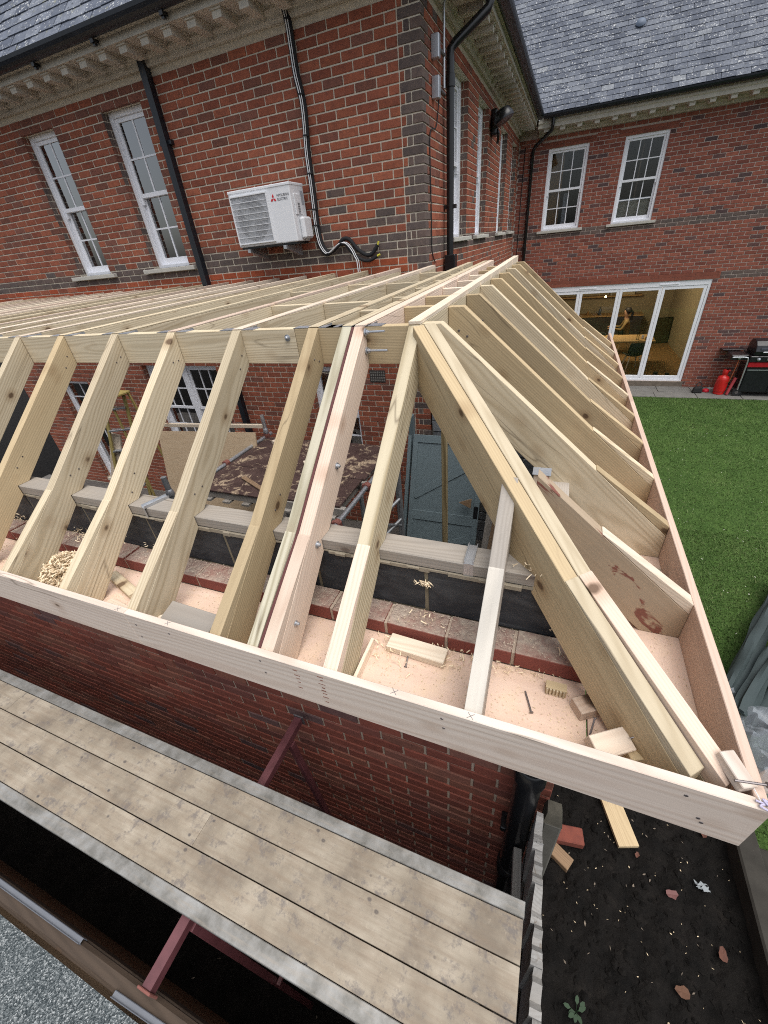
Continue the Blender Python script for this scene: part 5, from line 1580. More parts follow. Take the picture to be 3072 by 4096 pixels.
# ------------------------------------------------------------------ felted shed roof, near left
def mk_felt():
    m = NT('mineral_felt', 0.95, 0.1)
    p = m.tc.outputs['Object']
    v = m.voro(p, 240)
    c = m.ramp(m.sep(v['Color'])[0], [(0.0, (0.035, 0.045, 0.05)), (0.5, (0.10, 0.115, 0.12)), (0.85, (0.20, 0.22, 0.225)), (1.0, (0.40, 0.42, 0.42))])
    c = m.mix(m.ramp(m.noise(p, 6, 4), [(0.4, 0.0), (0.8, 0.4)]), c, (0.06, 0.075, 0.08))
    m.col(c); m.bump(v['Distance'], 0.006, 0.8)
    return m.mat
W_ROT = wood('rotten_edge', (0.062, 0.042, 0.028), (0.03, 0.02, 0.013), (0.055, 0.04, 0.03), knots=0.3, grain=0.9)
sh = thing('garden_shed', 'garden shed with grey mineral felt roof and rotten brown edge board, close below', 'shed', (-1.6, -0.8, GROUND))
FELT = mk_felt()
SHZ = -2.065
def felt(x0, x1, extra=0.0):
    mb = MB(); nx, ny = 24, 14
    for j in range(ny+1):
        for i in range(nx+1):
            x = x0+(x1-x0)*i/nx; y = -0.195-1.3*j/ny
            mb.v.append((x, y, SHZ+extra+0.10*(-y-0.195)+0.004*math.sin(x*13+y*5)+random.uniform(-0.002, 0.002)))
    for j in range(ny):
        for i in range(nx):
            a = j*(nx+1)+i; mb.f.append((a, a+nx+1, a+nx+2, a+1)); mb.m.append(0)
    return mb.build('roof_felt', FELT, sh, smooth=True)
felt(-7.0, -1.19); felt(-1.20, 0.0, 0.005)
beam('edge_board', (-7.0, -0.165, SHZ-0.03), (0.0, -0.150, SHZ-0.03), 0.055, 0.05, W_ROT, sh, bevel=0.012)
beam('fascia_board', (-7.0, -0.140, SHZ-0.12), (0.0, -0.128, SHZ-0.12), 0.02, 0.14, W_ROT, sh)
def trim(x0, x1, y0, y1):
    F = frame((x0, y0, SHZ+0.004), (x1-x0, y1-y0, 0), (0, 0, 1)); L = math.hypot(x1-x0, y1-y0)
    mb = MB(); mb.box(0, L, -0.009, 0.009, 0, 0.003); mb.box(0, L, 0.0065, 0.0095, -0.03, 0.0); mb.box(0, L, -0.0095, -0.0065, -0.012, 0.012)
    mb.build('edge_trim', GREYCAP, sh, F, bevel=0.0015)
trim(-4.0, -1.36, -0.150, -0.130); trim(-1.13, -0.2, -0.178, -0.150)
MB().box(-7.0, -0.1, -1.5, -0.16, GROUND, SHZ-0.13).build('wall', W_BROWN, sh)
# ------------------------------------------------------------------ feather-edge fence
fn = thing('fence', 'grey weathered feather-edge fence seen from above at the end of the platform', 'fence', (0.2, 0.4, GROUND))
y = 0.80; i = 0
while y > -0.75:
    wv = 0.125; tilt = random.uniform(-0.02, 0.02); zt = -1.925+random.uniform(-0.025, 0.015)
    mb = MB(); n = 7
    # tapered board, thick edge towards the viewer's left, splintered top
    prof = [(0.0, 0.004), (0.0, -0.004), (wv, -0.016), (wv, 0.004)]
    tops = [zt+random.uniform(-0.035, 0.006) for _ in range(n+1)]
    L_ = zt-GROUND
    vs = []; fs = []
    for k in range(n+1):
        u = wv*k/n; th0 = 0.024+0.012*(u/wv)
        for nrm in (0.0, -th0):
            vs.append((u, nrm, GROUND-zt+0.05)); vs.append((u, nrm, tops[k]-zt+(0.004 if nrm else 0)))
    for k in range(n):
        a = 4*k; b = a+4
        fs += [(a, a+1, b+1, b), (a+2, b+2, b+3, a+3), (a+1, a+3, b+3, b+1), (a, b, b+2, a+2)]
    fs += [(0, 2, 3, 1), (4*n, 4*n+1, 4*n+3, 4*n+2)]
    mb.add(vs, fs)
    F = frame((0.192+0.005*i, y, zt), (0.03, -1, 0), (0, 0, 1))      # x along the fence towards the viewer
    mb.v = [(p[2], p[1], -p[0]) for p in mb.v]                       # grain upright: local x = up
    F2 = F @ Matrix(((0, 0, -1, 0), (0, 1, 0, 0), (1, 0, 0, 0), (0, 0, 0, 1)))
    mb.build('fence_board', W_FENCE, fn, F2)
    y -= 0.105; i += 1
for z in (-2.35, -3.3):
    beam('rail', (0.13, 0.78, z), (0.22, -0.7, z), 0.035, 0.07, W_FENCE, fn)
# concrete post at the wall end
ps = thing('concrete_post', 'mossy concrete post between the black drainpipe and the fence', 'post', (0.25, 0.79, GROUND))
mb = MB(); mb.box(0.200, 0.272, 0.80, 0.87, GROUND, -2.02); mb.build('shaft', CONC, ps, bevel=0.008)
mb = MB(); mb.add([(0.200, 0.80, -2.018), (0.272, 0.80, -2.018), (0.272, 0.87, -2.018), (0.200, 0.87, -2.018), (0.21, 0.82, -1.97), (0.262, 0.82, -1.97), (0.262, 0.868, -1.965), (0.21, 0.868, -1.965)], ((4,5,6,7),(0,1,5,4),(1,2,6,5),(2,3,7,6),(3,0,4,7)))
mb.build('weathered_cap', plain('mossy_concrete', (0.075, 0.068, 0.052), 0.95, var=0.6, nscale=24, bump=0.004), ps)
# black soil pipe at the corner
sp_t = thing('drainpipe', 'fat glossy black soil pipe at the corner of the extension under the fascia', 'drainpipe', (0.12, 0.835, GROUND))
MB().tube([(0.118, 0.838, GROUND), (0.118, 0.838, -1.235)], 0.052, 22).build('pipe', BLACK_PL, sp_t, smooth=True)
for z in (-1.72, -2.75):
    MB().tube([(0.118, 0.838, z-0.05), (0.118, 0.838, z-0.045), (0.118, 0.838, z+0.045), (0.118, 0.838, z+0.055)], [0.053, 0.062, 0.062, 0.053], 22).build('collar', BLACK_PL, sp_t, smooth=True)
wbox('bracket', 0.045, 0.19, 0.83, 0.903, -2.35, -2.31, BLACK_PL, sp_t, bevel=0.004)
# ------------------------------------------------------------------ on the soil
def loose(o, label, cat, group=None): return tag(o, label, cat, group)
F = Matrix.Translation((0.55, 1.49, GROUND+0.03)) @ Matrix.Rotation(0.16, 4, 'Z')
loose(MB().box(-0.11, 0.11, -0.055, 0.055, 0, 0.075).build('brick', BR_E, None, F, bevel=0.006), 'loose red brick lying on the soil beside the concrete post', 'brick')
F = Matrix.Translation((0.50, 1.36, GROUND)) @ Matrix.Rotation(-0.5, 4, 'Z')
loose(MB().box(-0.09, 0.09, -0.045, 0.045, 0, 0.06).build('timber_offcut', W_BROWN, None, F, bevel=0.004), 'dark brown timber block half under the loose red brick', 'wood offcut')
loose(beam('plank', (0.975, 1.575, GROUND+0.035), (0.80, 2.05, GROUND+0.035), 0.145, 0.035, W_TREAT2, None), 'short tan plank lying flat on the dark soil', 'plank')
stones = MB()
LEAF = plain('dead_leaf', (0.10, 0.04, 0.026), 0.8, var=0.4)
def leaf(x, y, s, mat, label, grp='fallen leaves on the soil'):
    mb = MB(); n = 10; pts = []
    for k in range(n):
        a = 2*math.pi*k/n; rr = s*(0.62+0.10*math.cos(2*a)+random.uniform(-0.12, 0.12))
        pts.append((rr*math.cos(a), rr*0.85*math.sin(a), 0.006+0.25*s*abs(math.sin(a))*random.random()))
    mb.v = [(0, 0, 0.004)]+pts; mb.f = [(0, 1+k, 1+(k+1) % n) for k in range(n)]; mb.m = [0]*n
    mb.v += [(p[0], p[1], p[2]-0.002) for p in mb.v[:]]; mb.f += [(n+1, n+2+(k+1) % n, n+2+k) for k in range(n)]; mb.m += [0]*n
    return tag(mb.build('leaf', mat, None, Matrix.Translation((x, y, GROUND+0.02)) @ Matrix.Rotation(random.uniform(0, 6), 4, 'Z')), label, 'leaf', grp)
leaf(1.50, 1.86, 0.05, LEAF, 'pinkish dead leaf on the soil under the fascia corner')
leaf(1.22, 1.39, 0.055, plain('tile_red', (0.13, 0.055, 0.05), 0.7), 'dull red curled leaf in the middle of the soil'); leaf(1.03, 1.55, 0.03, LEAF, 'small orange leaf on the soil near the plank')
leaf(1.46, 1.18, 0.05, LEAF, 'brown leaf near the concrete kerb')
leaf(1.20, 0.92, 0.06, plain('rust_leaf', (0.10, 0.05, 0.03), 0.9), 'large rotten brown leaf low on the soil')
pp = MB()
for k in range(14):
    pp.add([(random.uniform(-0.05, 0.05), random.uniform(-0.03, 0.03), random.uniform(0, 0.03)) for _ in range(3)], [(0, 1, 2)])
loose(pp.build('crumpled_wrapper', plain('white_paper', (0.22, 0.24, 0.25), 0.6), None, Matrix.Translation((1.42, 1.50, GROUND+0.02))), 'pale crumpled wrapper on the soil by the kerb', 'wrapper')
# small weeds
WEED = plain('weed_green', (0.018, 0.042, 0.017), 0.7, var=0.3)
def weed(x, y, n, s, label):
    t = thing('weed', label, 'weed', (x, y, GROUND))
    for k in range(n):
        a = random.uniform(0, 6.28); L = s*random.uniform(0.5, 1.0); hgt = random.uniform(0.4, 0.9)*s
        c = Vector((x+math.cos(a)*L, y+math.sin(a)*L, GROUND+hgt)); w = 0.38*s
        d = Vector((math.cos(a), math.sin(a), 0.1)); e = Vector((-math.sin(a), math.cos(a), 0))
        pts = [c-d*w, c-d*w*0.3+e*w*0.55, c+d*w*0.5+e*w*0.42, c+d*w, c+d*w*0.5-e*w*0.42, c-d*w*0.3-e*w*0.55]
        mb = MB(); mb.add(pts, [(0, 1, 2, 3, 4, 5)]); mb.tube([(x, y, GROUND), c-d*w], 0.0015, 5)
        mb.build('leaf', WEED, t)
weed(0.62, 0.62, 9, 0.055, 'dark leafy weed beside the foot of the fence')
# crumbs, wood chips and pebbles nobody could count
def scatter_chips(name, N, fx, fy, fz, size, mat, label):
    V = []
    for k in range(N):
        x, y = fx(), fy(); z = fz(x, y); a = random.uniform(0, 6.28); L = random.uniform(0.4, 1.0)*size; w = L*random.uniform(0.15, 0.45)
        c, s = math.cos(a), math.sin(a); lift = random.uniform(0.0, 0.5)*L
        A = (x-c*L, y-s*L, z+0.002); B_ = (x+c*L, y+s*L, z+0.002+lift); Cc = (x+s*w, y-c*w, z+0.003); D = (x-s*w, y+c*w, z+0.003+lift*0.4)
        V += [A, Cc, B_, A, B_, D]
    o = stuff(tri_mesh(name, np.array(V), mat)); o['label'] = label; o['category'] = 'debris'
    return o
CHIP = plain('wood_chip', (0.62, 0.50, 0.33), 0.8, var=0.25)
scatter_chips('wood_chips', 170, lambda: random.uniform(0.3, 1.62), lambda: random.uniform(-0.5, 2.3), lambda x, y: GROUND+soil_h(x, y)+0.006, 0.009, CHIP, 'pale wood chips scattered over the dark soil')
scatter_chips('soil_crumbs', 5200, lambda: random.uniform(-2.6, 1.62), lambda: random.uniform(-1.0, 2.3), lambda x, y: GROUND+soil_h(x, y)+0.003, 0.02, SOIL, 'loose crumbs of dark soil')
scatter_chips('stones', 260, lambda: random.uniform(-2.0, 1.62), lambda: random.uniform(-0.8, 2.2), lambda x, y: GROUND+soil_h(x, y)+0.006, 0.016, plain('stone_chip', (0.16, 0.13, 0.10), 0.9, var=0.5), 'small stone chips in the dark soil')
LG = plain('pale_litter', (0.5, 0.5, 0.42), 0.8)
scatter_chips('lawn_litter', 240, lambda: random.uniform(0.75, 4.5), lambda: random.uniform(2.2, 10.0), lambda x, y: GROUND+0.045, 0.016, LG, 'pale specks of litter on the lawn')

# ================================================================== on the eaves
SZf = -1.2105
def cut(label, a, b, w, d, mat, up=(0, 0, 1), grp='offcuts left on the soffit', cat='wood offcut'):
    return tag(beam('timber_offcut', a, b, w, d, mat, None, up, bevel=0.002), label, cat, grp)
cut('flat wedge-ended offcut beside the brick edge between the two right rafters', (-0.425, 0.862, SZf+0.016), (-0.215, 0.852, SZf+0.016), 0.062, 0.03, W_FRESH)
cut('thin strip leaning along the foot of the last full rafter', (-0.482, 0.845, SZf+0.02), (-0.478, 0.668, SZf+0.02), 0.012, 0.038, W_FRESH)
cb = thing('ribbed_offcut', 'small ribbed decking offcut standing on the pink soffit near the hip', 'wood offcut', (0.135, 0.85, SZf), 'offcuts left on the soffit')
wbox('body', 0.105, 0.165, 0.835, 0.862, SZf, SZf+0.03, W_TREAT2, cb)
for k in range(6): wbox('rib', 0.107+k*0.0096, 0.112+k*0.0096, 0.830, 0.8348, SZf, SZf+0.029, W_TREAT, cb)
cut('square cut block by the hip rafter on the pink soffit', (0.190, 0.793, SZf+0.02), (0.243, 0.826, SZf+0.02), 0.052, 0.04, W_PINK)
cut('large cut block with a nail resting against the fascia by the hip', (0.223, 0.667, SZf+0.055), (0.310, 0.722, SZf+0.055), 0.058, 0.045, W_FRESH, up=(0.1, -0.25, 1))
cut('small block tucked behind the larger nailed block', (0.322, 0.715, SZf+0.03), (0.338, 0.680, SZf+0.03), 0.045, 0.045, W_TREAT2)
cut('sawn sliver under the nailed block in the eaves corner', (0.285, 0.665, SZf+0.01), (0.345, 0.655, SZf+0.012), 0.04, 0.018, W_FRESH)
cut('pale block laid across the end of the right hip board', (0.475, 0.683, -1.035), (0.506, 0.618, -1.045), 0.034, 0.03, W_FASCIA)
cut('grey weathered timber block wedged between two left rafters at the fascia', (-1.30, 0.70, SZf+0.05), (-1.06, 0.695, SZf+0.045), 0.09, 0.085, W_GREY, up=(0, -0.3, 1))
cut('pale sawn wedge beside the grey block at the fascia', (-1.335, 0.655, SZf+0.03), (-1.27, 0.72, SZf+0.03), 0.05, 0.05, W_FRESH)
cut('pale strip lying on the soffit between the left rafters', (-1.83, 0.835, SZf+0.016), (-1.60, 0.765, SZf+0.016), 0.045, 0.03, W_TREAT)
cut('thin pale batten end near the fascia left of the grey block', (-1.70, 0.70, SZf+0.008), (-1.46, 0.668, SZf+0.008), 0.05, 0.012, W_FRESH)
cut('small block by the second garden side rafter foot', (0.43, 1.50, SZf+0.02), (0.49, 1.47, SZf+0.02), 0.05, 0.04, W_GREEN)
cut('small block on the soffit near the first long garden side rafter', (0.26, 1.60, SZf+0.02), (0.31, 1.585, SZf+0.02), 0.04, 0.04, W_FRESH)
# strapped block behind the hip on the garden side plate
sbk = thing('strapped_block', 'pale timber block with a bent metal strap on the plate behind the hip', 'wood block', (0.05, 1.43, -0.892))
beam('block', (0.008, 1.43, -0.892), (0.008, 1.43, -0.753), 0.055, 0.05, W_FRESH, sbk, up=(0, -1, 0))
MB().box(-0.024, 0.04, 1.400, 1.46, -0.752, -0.750).build('strap', GALV, sbk)
def nail(a, b, label, r=0.0026):
    A, B_ = Vector(a), Vector(b); d = (B_-A).normalized()
    mb = MB(); mb.tube([A, B_], r, 8); mb.tube([B_, B_+d*0.002], r*2.3, 10)
    return tag(mb.build('nail', NAIL, smooth=True), label, 'nail', 'loose nails on the eaves')
nail((0.048, 0.819, SZf+0.004), (0.071, 0.754, SZf+0.005), 'long dark nail lying alone on the pink soffit')
nail((0.227, 0.727, SZf+0.01), (0.236, 0.765, SZf+0.045), 'nail sticking up beside the nailed block')
nail((0.31, 0.71, -1.125), (0.365, 0.735, -1.10), 'bent nail poking out of the nailed block', 0.0022)
nail((0.478, 0.62, -1.028), (0.538, 0.632, -1.03), 'nail crossing the fascia corner with its head outside', 0.0028)
nail((-0.345, 0.842, SZf+0.012), (-0.34, 0.79, SZf+0.003), 'short nail beneath the flat wedge-ended offcut')
# knot of blue twine at the corner
tw_ = MB().tube(bez([(0.535, 0.60, -1.047), (0.52, 0.59, -1.044), (0.54, 0.585, -1.043), (0.528, 0.605, -1.042), (0.545, 0.598, -1.046), (0.515, 0.60, -1.045)], 6), 0.0022, 6).build('twine', plain('lilac_twine', (0.45, 0.42, 0.55), 0.8), smooth=True)
tag(tw_, 'knot of lilac string at the fascia corner', 'string')
tag(MB().tube([(0.512, 0.640, -1.04), (0.525, 0.60, -1.046)], 0.0012, 5).build('twine', plain('white_line', (0.7, 0.68, 0.66), 0.8)), 'white builder line stretched over the fascia corner', 'string')
# shavings heap
def curl(V, x, y, z, s):
    a = random.uniform(0, 6.28); tilt = random.uniform(-0.7, 0.9); L = random.uniform(0.5, 1.2)*s; w = random.uniform(0.10, 0.22)*s
    u = Vector((math.cos(a)*math.cos(tilt), math.sin(a)*math.cos(tilt), math.sin(tilt))); v = u.cross(Vector((random.uniform(-1, 1), random.uniform(-1, 1), random.uniform(-1, 1)))).normalized(); n = u.cross(v)
    P = Vector((x, y, z)); bend = random.uniform(0.1, 0.5)*L
    p = [P-u*L/2, P-u*L/6+n*bend*0.6, P+u*L/6+n*bend*0.7, P+u*L/2]
    for k in range(3):
        A, B_ = p[k]-v*w/2, p[k]+v*w/2; Cc, D = p[k+1]+v*w/2, p[k+1]-v*w/2
        V += [tuple(A), tuple(B_), tuple(Cc), tuple(A), tuple(Cc), tuple(D)]
V = []
for k in range(2600):
    rr = random.random()**0.6; a = random.uniform(0, 6.28)
    x = -2.03+0.15*rr*math.cos(a)+0.0*a; y = 0.77+0.14*rr*math.sin(a)
    if y < 0.62: continue
    x = min(max(x, -2.13), -1.80)+0.0
    curl(V, x, y, SZf+0.004+0.14*max(0, 1-rr*rr)*random.random()**0.5, 0.03)
SHAV = plain('pine_shaving', (0.74, 0.61, 0.43), 0.75, var=0.3, nscale=60)
o = stuff(tri_mesh('shavings', np.array(V), SHAV)); o['label'] = 'heap of pine shavings between two left rafters'; o['category'] = 'shavings'
V = []
for (cx, cy, sx, sy, n, z) in ((-2.45, 0.86, 0.16, 0.07, 260, SZf+0.012), (-0.42, 0.845, 0.05, 0.05, 60, SZf+0.006), (-0.15, 0.87, 0.10, 0.03, 70, SZf+0.006), (-0.33, 1.0, 0.015, 0.004, 40, -1.02), (-1.58, 0.99, 0.06, 0.02, 130, -1.125), (-2.1, 0.98, 0.1, 0.03, 130, -1.12), (-2.75, 0.98, 0.15, 0.03, 120, -1.12), (0.04, 1.03, 0.03, 0.02, 60, -0.885), (0.0, 0.885, 0.18, 0.012, 60, SZf+0.005), (-0.33, 0.955, 0.04, 0.03, 25, -1.14), (0.15, 1.05, 0.03, 0.05, 60, -1.12)):
    for k in range(n):
        curl(V, random.gauss(cx, sx), min(random.gauss(cy, sy), 1.1), z+random.uniform(0, 0.02), 0.02)
o = stuff(tri_mesh('shavings', np.array(V), SHAV)); o['label'] = 'loose shavings strewn along the brick edge and blocks'; o['category'] = 'shavings'
scatter_chips('sawdust', 2600, lambda: random.uniform(-2.6, 0.2), lambda: random.uniform(0.615, 0.9), lambda x, y: SZf+0.001, 0.004, CHIP, 'fine sawdust on the pink soffit')
scatter_chips('sawdust', 900, lambda: random.uniform(0.23, 0.51), lambda: random.uniform(0.62, 2.4), lambda x, y: SZf+0.001, 0.004, CHIP, 'fine sawdust on the garden side soffit')
scatter_chips('sawdust', 2600, lambda: random.uniform(-2.8, 0.2), lambda: random.uniform(0.91, 1.0), lambda x, y: -1.1435, 0.0045, plain('brick_dust', (0.50, 0.42, 0.33), 0.9, var=0.3), 'sawdust and crumbs on the brick course top')
# ================================================================== barbecue and gas bottle on the paving
GP = GROUND+0.018
BB = thing('barbecue', 'black gas barbecue with red stripe and steel handle by the far wall', 'barbecue', (4.7, 12.45, GP))
BLK = plain('barbecue_black', (0.012, 0.013, 0.016), 0.3, spec=0.5, var=0.2)
BRED = plain('barbecue_red', (0.42, 0.012, 0.02), 0.35)
bx0, bx1, by0, by1 = 4.27, 5.35, 12.28, 12.80
wbox('cabinet', bx0, bx1, by0, by1, GP+0.10, GP+0.72, BLK, BB, bevel=0.01)
for a, b in ((bx0+0.02, (bx0+bx1)/2-0.004), ((bx0+bx1)/2+0.004, bx1-0.02)):
    wbox('cabinet_door', a, b, by0-0.014, by0-0.001, GP+0.12, GP+0.62, BLK, BB, bevel=0.005)
wbox('door_edge', bx0+0.02, bx1-0.02, by0-0.022, by0-0.016, GP+0.625, GP+0.645, GALV, BB)
wbox('red_panel', bx0-0.01, bx1+0.01, by0-0.03, by0-0.002, GP+0.70, GP+0.81, BRED, BB, bevel=0.008)
wbox('control_panel', bx0-0.02, bx1+0.02, by0-0.045, by1, GP+0.815, GP+0.95, BLK, BB, bevel=0.012)
for x in (bx0+0.14, bx0+0.33, bx0+0.52, bx0+0.71, bx0+0.9):
    mb = MB(); mb.lathe([(0.036, 0), (0.034, 0.02), (0.024, 0.024), (0.022, 0.045), (0.018, 0.048)], 16, frame((x, by0-0.045, GP+0.885), (1, 0, 0), (0, -1, 0)))
    mb.build('knob', GALV, BB, smooth=True)
lid = MB(); prof = [(0.0, 0.0), (-0.02, 0.10), (0.03, 0.22), (0.13, 0.30), (0.28, 0.33), (0.42, 0.31), (0.52, 0.20), (0.54, 0.0)]
lid.prism([(p[0], p[1]) for p in prof], -(bx1-bx0)+0.06, 0.0)
lid.build('lid', BLK, BB, frame((bx0+0.03, by0-0.01, GP+0.955), (0, 1, 0), (0, 0, 1)), bevel=0.02, seg=3)
MB().tube([(bx0+0.16, by0-0.085, GP+1.05), (bx1-0.16, by0-0.085, GP+1.05)], 0.014, 12).build('lid_handle', GALV, BB, smooth=True)
for x in (bx0+0.18, bx1-0.18): MB().tube([(x, by0-0.085, GP+1.05), (x, by0+0.0, GP+1.05)], 0.01, 8).build('handle_post', BLK, BB)
wbox('lid_sheen_strip', bx0+0.12, bx1-0.12, by0-0.035, by0-0.026, GP+1.10, GP+1.13, plain('lid_sheen', (0.09, 0.10, 0.13), 0.25), BB)  # added strip, its lighter colour paints a sheen on the lid
mb = MB(); mb.lathe([(0.045, 0), (0.045, 0.006), (0.038, 0.009)], 20, frame((bx0+0.55, by0+0.0, GP+1.20), (1, 0, 0), (0, -1, 0.35)))
mb.build('thermometer', GALV, BB)
wbox('badge', bx0+0.50, bx0+0.61, by0-0.03, by0-0.02, GP+1.135, GP+1.145, GALV, BB)
MB().prism([(0.0, 0.0), (0.46, 0.0), (0.46, 0.022), (0.0, 0.022)], -0.40, 0.0).build('side_shelf', BLK, BB, frame((bx0-0.45, by1-0.03, GP+0.965), (1, 0, 0), (0, 0, 1)) @ Matrix.Rotation(math.pi, 4, 'Z') @ Matrix.Translation((-0.46, -0.0, 0)), bevel=0.004)
wbox('side_burner', bx0-0.36, bx0-0.03, by0+0.06, by1-0.08, GP+0.84, GP+0.96, BLK, BB, bevel=0.01)
MB().lathe([(0.034, 0), (0.032, 0.02), (0.022, 0.024), (0.02, 0.045)], 16, frame((bx0-0.20, by0+0.058, GP+0.895), (1, 0, 0), (0, -1, 0))).build('knob', GALV, BB, smooth=True)
MB().tube(bez([(bx0-0.36, by0-0.02, GP+0.925), (bx0-0.12, by0-0.02, GP+0.925), (bx0-0.05, by0-0.02, GP+0.88), (bx0-0.035, by0-0.02, GP+0.6), (bx0-0.03, by0-0.02, GP+0.16)], 6), 0.016, 12).build('side_handle', GALV, BB, smooth=True)
MB().lathe([(0.085, -0.022), (0.09, -0.012), (0.09, 0.012), (0.085, 0.022)], 22, frame((bx0-0.02, by0+0.02, GP+0.092), (1, 0, 0), (0, -1, 0))).build('wheel', RUBBER, BB, smooth=True)
MB().lathe([(0.035, -0.025), (0.035, 0.025)], 12, frame((bx0-0.02, by0+0.02, GP+0.092), (1, 0, 0), (0, -1, 0))).build('wheel_hub', NAIL, BB)
wbox('leg', bx0+0.06, bx0+0.10, by0+0.02, by0+0.06, GP, GP+0.1, BLK, BB); wbox('leg', bx1-0.08, bx1-0.04, by0+0.0, by0+0.04, GP, GP+0.10, GALV, BB)
MB().tube(bez([(bx0-0.2, by0+0.05, GP+0.84), (bx0-0.22, by0+0.02, GP+0.6), (bx0-0.26, by0+0.04, GP+0.3), (bx0-0.32, 12.55, GP+0.55)], 6), 0.008, 8).build('gas_hose', plain('orange_hose', (0.35, 0.09, 0.03), 0.5), BB, smooth=True)
gcy = thing('gas_cylinder', 'red gas cylinder standing on the paving beside the barbecue', 'gas cylinder', (3.94, 12.45, GP))
REDC = plain('cylinder_red', (0.56, 0.018, 0.015), 0.35, spec=0.5, var=0.12, nscale=8)
cl = Matrix.Translation((3.94, 12.45, GP))
MB().lathe([(0.105, 0.0), (0.115, 0.01), (0.115, 0.05), (0.11, 0.055), (0.122, 0.075), (0.125, 0.10), (0.125, 0.36), (0.118, 0.40), (0.095, 0.435), (0.055, 0.455), (0.045, 0.47)], 26, cl).build('body', REDC, gcy, smooth=True)
MB().lathe([(0.05, 0.465), (0.058, 0.48), (0.058, 0.575), (0.05, 0.59)], 18, cl).build('valve_shroud', REDC, gcy, smooth=True)
MB().box(0.0, 0.085, -0.03, 0.03, 0.555, 0.59).build('valve', REDC, gcy, cl, bevel=0.008)
tag(MB().tube([(4.08, 12.33, GP+0.02), (4.16, 12.38, GP+0.42)], [0.032, 0.036], 14).build('plastic_tube', plain('pinkish_red', (0.42, 0.06, 0.07), 0.4), smooth=True), 'pinkish red plastic tube leaning between gas cylinder and barbecue', 'tube')
bg = thing('black_bag', 'small black bag slumped on the paving left of the red toy', 'bag', (3.50, 12.50, GP))
b = MB(); b.box(-0.11, 0.11, -0.08, 0.08, 0, 0.15); b.v = [(p[0]*(0.82 if p[2] > 0.1 else 1.0)+random.uniform(-0.015, 0.015), p[1]*(0.7 if p[2] > 0.1 else 1), p[2]*(1.1 if p[0] > 0 else 0.9)) for p in b.v]
b.build('body', plain('bag_black', (0.016, 0.015, 0.015), 0.8), bg, Matrix.Translation((3.50, 12.50, GP)), bevel=0.03, seg=3)
MB().tube(bez([(3.45, 12.55, GP+0.13), (3.50, 12.60, GP+0.22), (3.58, 12.60, GP+0.20), (3.56, 12.52, GP+0.12)], 5), 0.012, 8).build('strap', LAG, bg, smooth=True)
MB().lathe([(0.02, 0), (0.075, 0.005), (0.07, 0.05), (0.04, 0.075), (0.01, 0.08)], 14, Matrix.Translation((3.70, 12.58, GP))).build('toy', plain('toy_red', (0.5, 0.015, 0.03), 0.5), smooth=True)
tag(bpy.data.objects['toy'], 'small red toy on the paving by the far wall', 'toy')
tag(wbox('plastic_strip', 3.80, 4.0, 12.84, 12.86, GP, GP+0.02, CABLE_W), 'short white plastic strip at the foot of the far wall', 'strip')
# ================================================================== covers and polythene right of the soil bed
TARP = plain('grey_green_cover', (0.032, 0.046, 0.047), 0.75, var=0.2, nscale=5)
cov = [((1.72, 2.78, -3.60), (2.90, 4.95, -3.66), 0.065, 'grey-green cover roll nearest the lawn, right of the fascia'),
       ((1.80, 2.70, -3.48), (3.05, 4.75, -3.54), 0.060, 'grey-green cover roll second from the lawn, on top'),
       ((1.88, 2.60, -3.60), (3.15, 4.55, -3.62), 0.065, 'grey-green cover roll in the middle of the pile'),
       ((1.97, 2.50, -3.46), (3.25, 4.30, -3.50), 0.060, 'grey-green cover roll topping the near side of the pile'),
       ((2.06, 2.40, -3.62), (3.35, 4.05, -3.66), 0.065, 'grey-green cover roll on the near side beside the polythene'),
       ((2.16, 2.30, -3.74), (3.42, 3.85, -3.76), 0.060, 'lowest grey-green cover roll at the right edge')]
for a, b_, r0, lab in cov:
    A, B_ = Vector(a), Vector(b_); n = 22; m = 16; mb = MB()
    d = (B_-A).normalized(); s1 = d.cross(Vector((0, 0, 1))).normalized(); s2 = s1.cross(d); ph = random.uniform(0, 6)
    for i in range(n+1):
        t_ = i/n; c = A+(B_-A)*t_+s2*0.03*math.sin(t_*5+ph)
        for k in range(m):
            w = 2*math.pi*k/m; rr = r0*(1+0.28*math.sin(3*w+ph+t_*2.5)+0.20*math.sin(5*w-ph+t_*7)+0.10*math.sin(t_*23+2*w))*(0.55 if i in (0, n) else 1)
            mb.v.append(tuple(c+s1*rr*math.cos(w)+s2*rr*0.75*math.sin(w)))
    for i in range(n):
        for k in range(m):
            k2 = (k+1) % m; mb.f.append((i*m+k, i*m+k2, (i+1)*m+k2, (i+1)*m+k)); mb.m.append(0)
    mb.f.append(tuple(range(m))[::-1]); mb.m.append(0); mb.f.append(tuple(range(n*m, n*m+m))); mb.m.append(0)
    tag(mb.build('fabric_cover', TARP, smooth=True), lab, 'fabric cover', 'rolled covers beside the lawn')
def mk_poly():
    m = NT('polythene', 0.25, 0.6)
    m.b.inputs['Base Color'].default_value = (0.55, 0.60, 0.66, 1); m.b.inputs['Transmission Weight'].default_value = 0.0
    m.b.inputs['Alpha'].default_value = 0.26
    return m.mat
ply = MB(); n = 34
for j in range(n+1):
    for i in range(n+1):
        x = 1.42+1.0*i/n; y = 1.98+1.05*j/n
        h = 0.34*math.exp(-((x-1.95)**2/0.18+(y-2.5)**2/0.16))+0.05*math.sin(x*17+y*9)+0.045*math.sin(y*26-x*7)+0.03*math.sin(x*43+y*31)
        ply.v.append((x+0.02*math.sin(y*23), y+0.02*math.sin(x*31), GROUND+0.17+h))
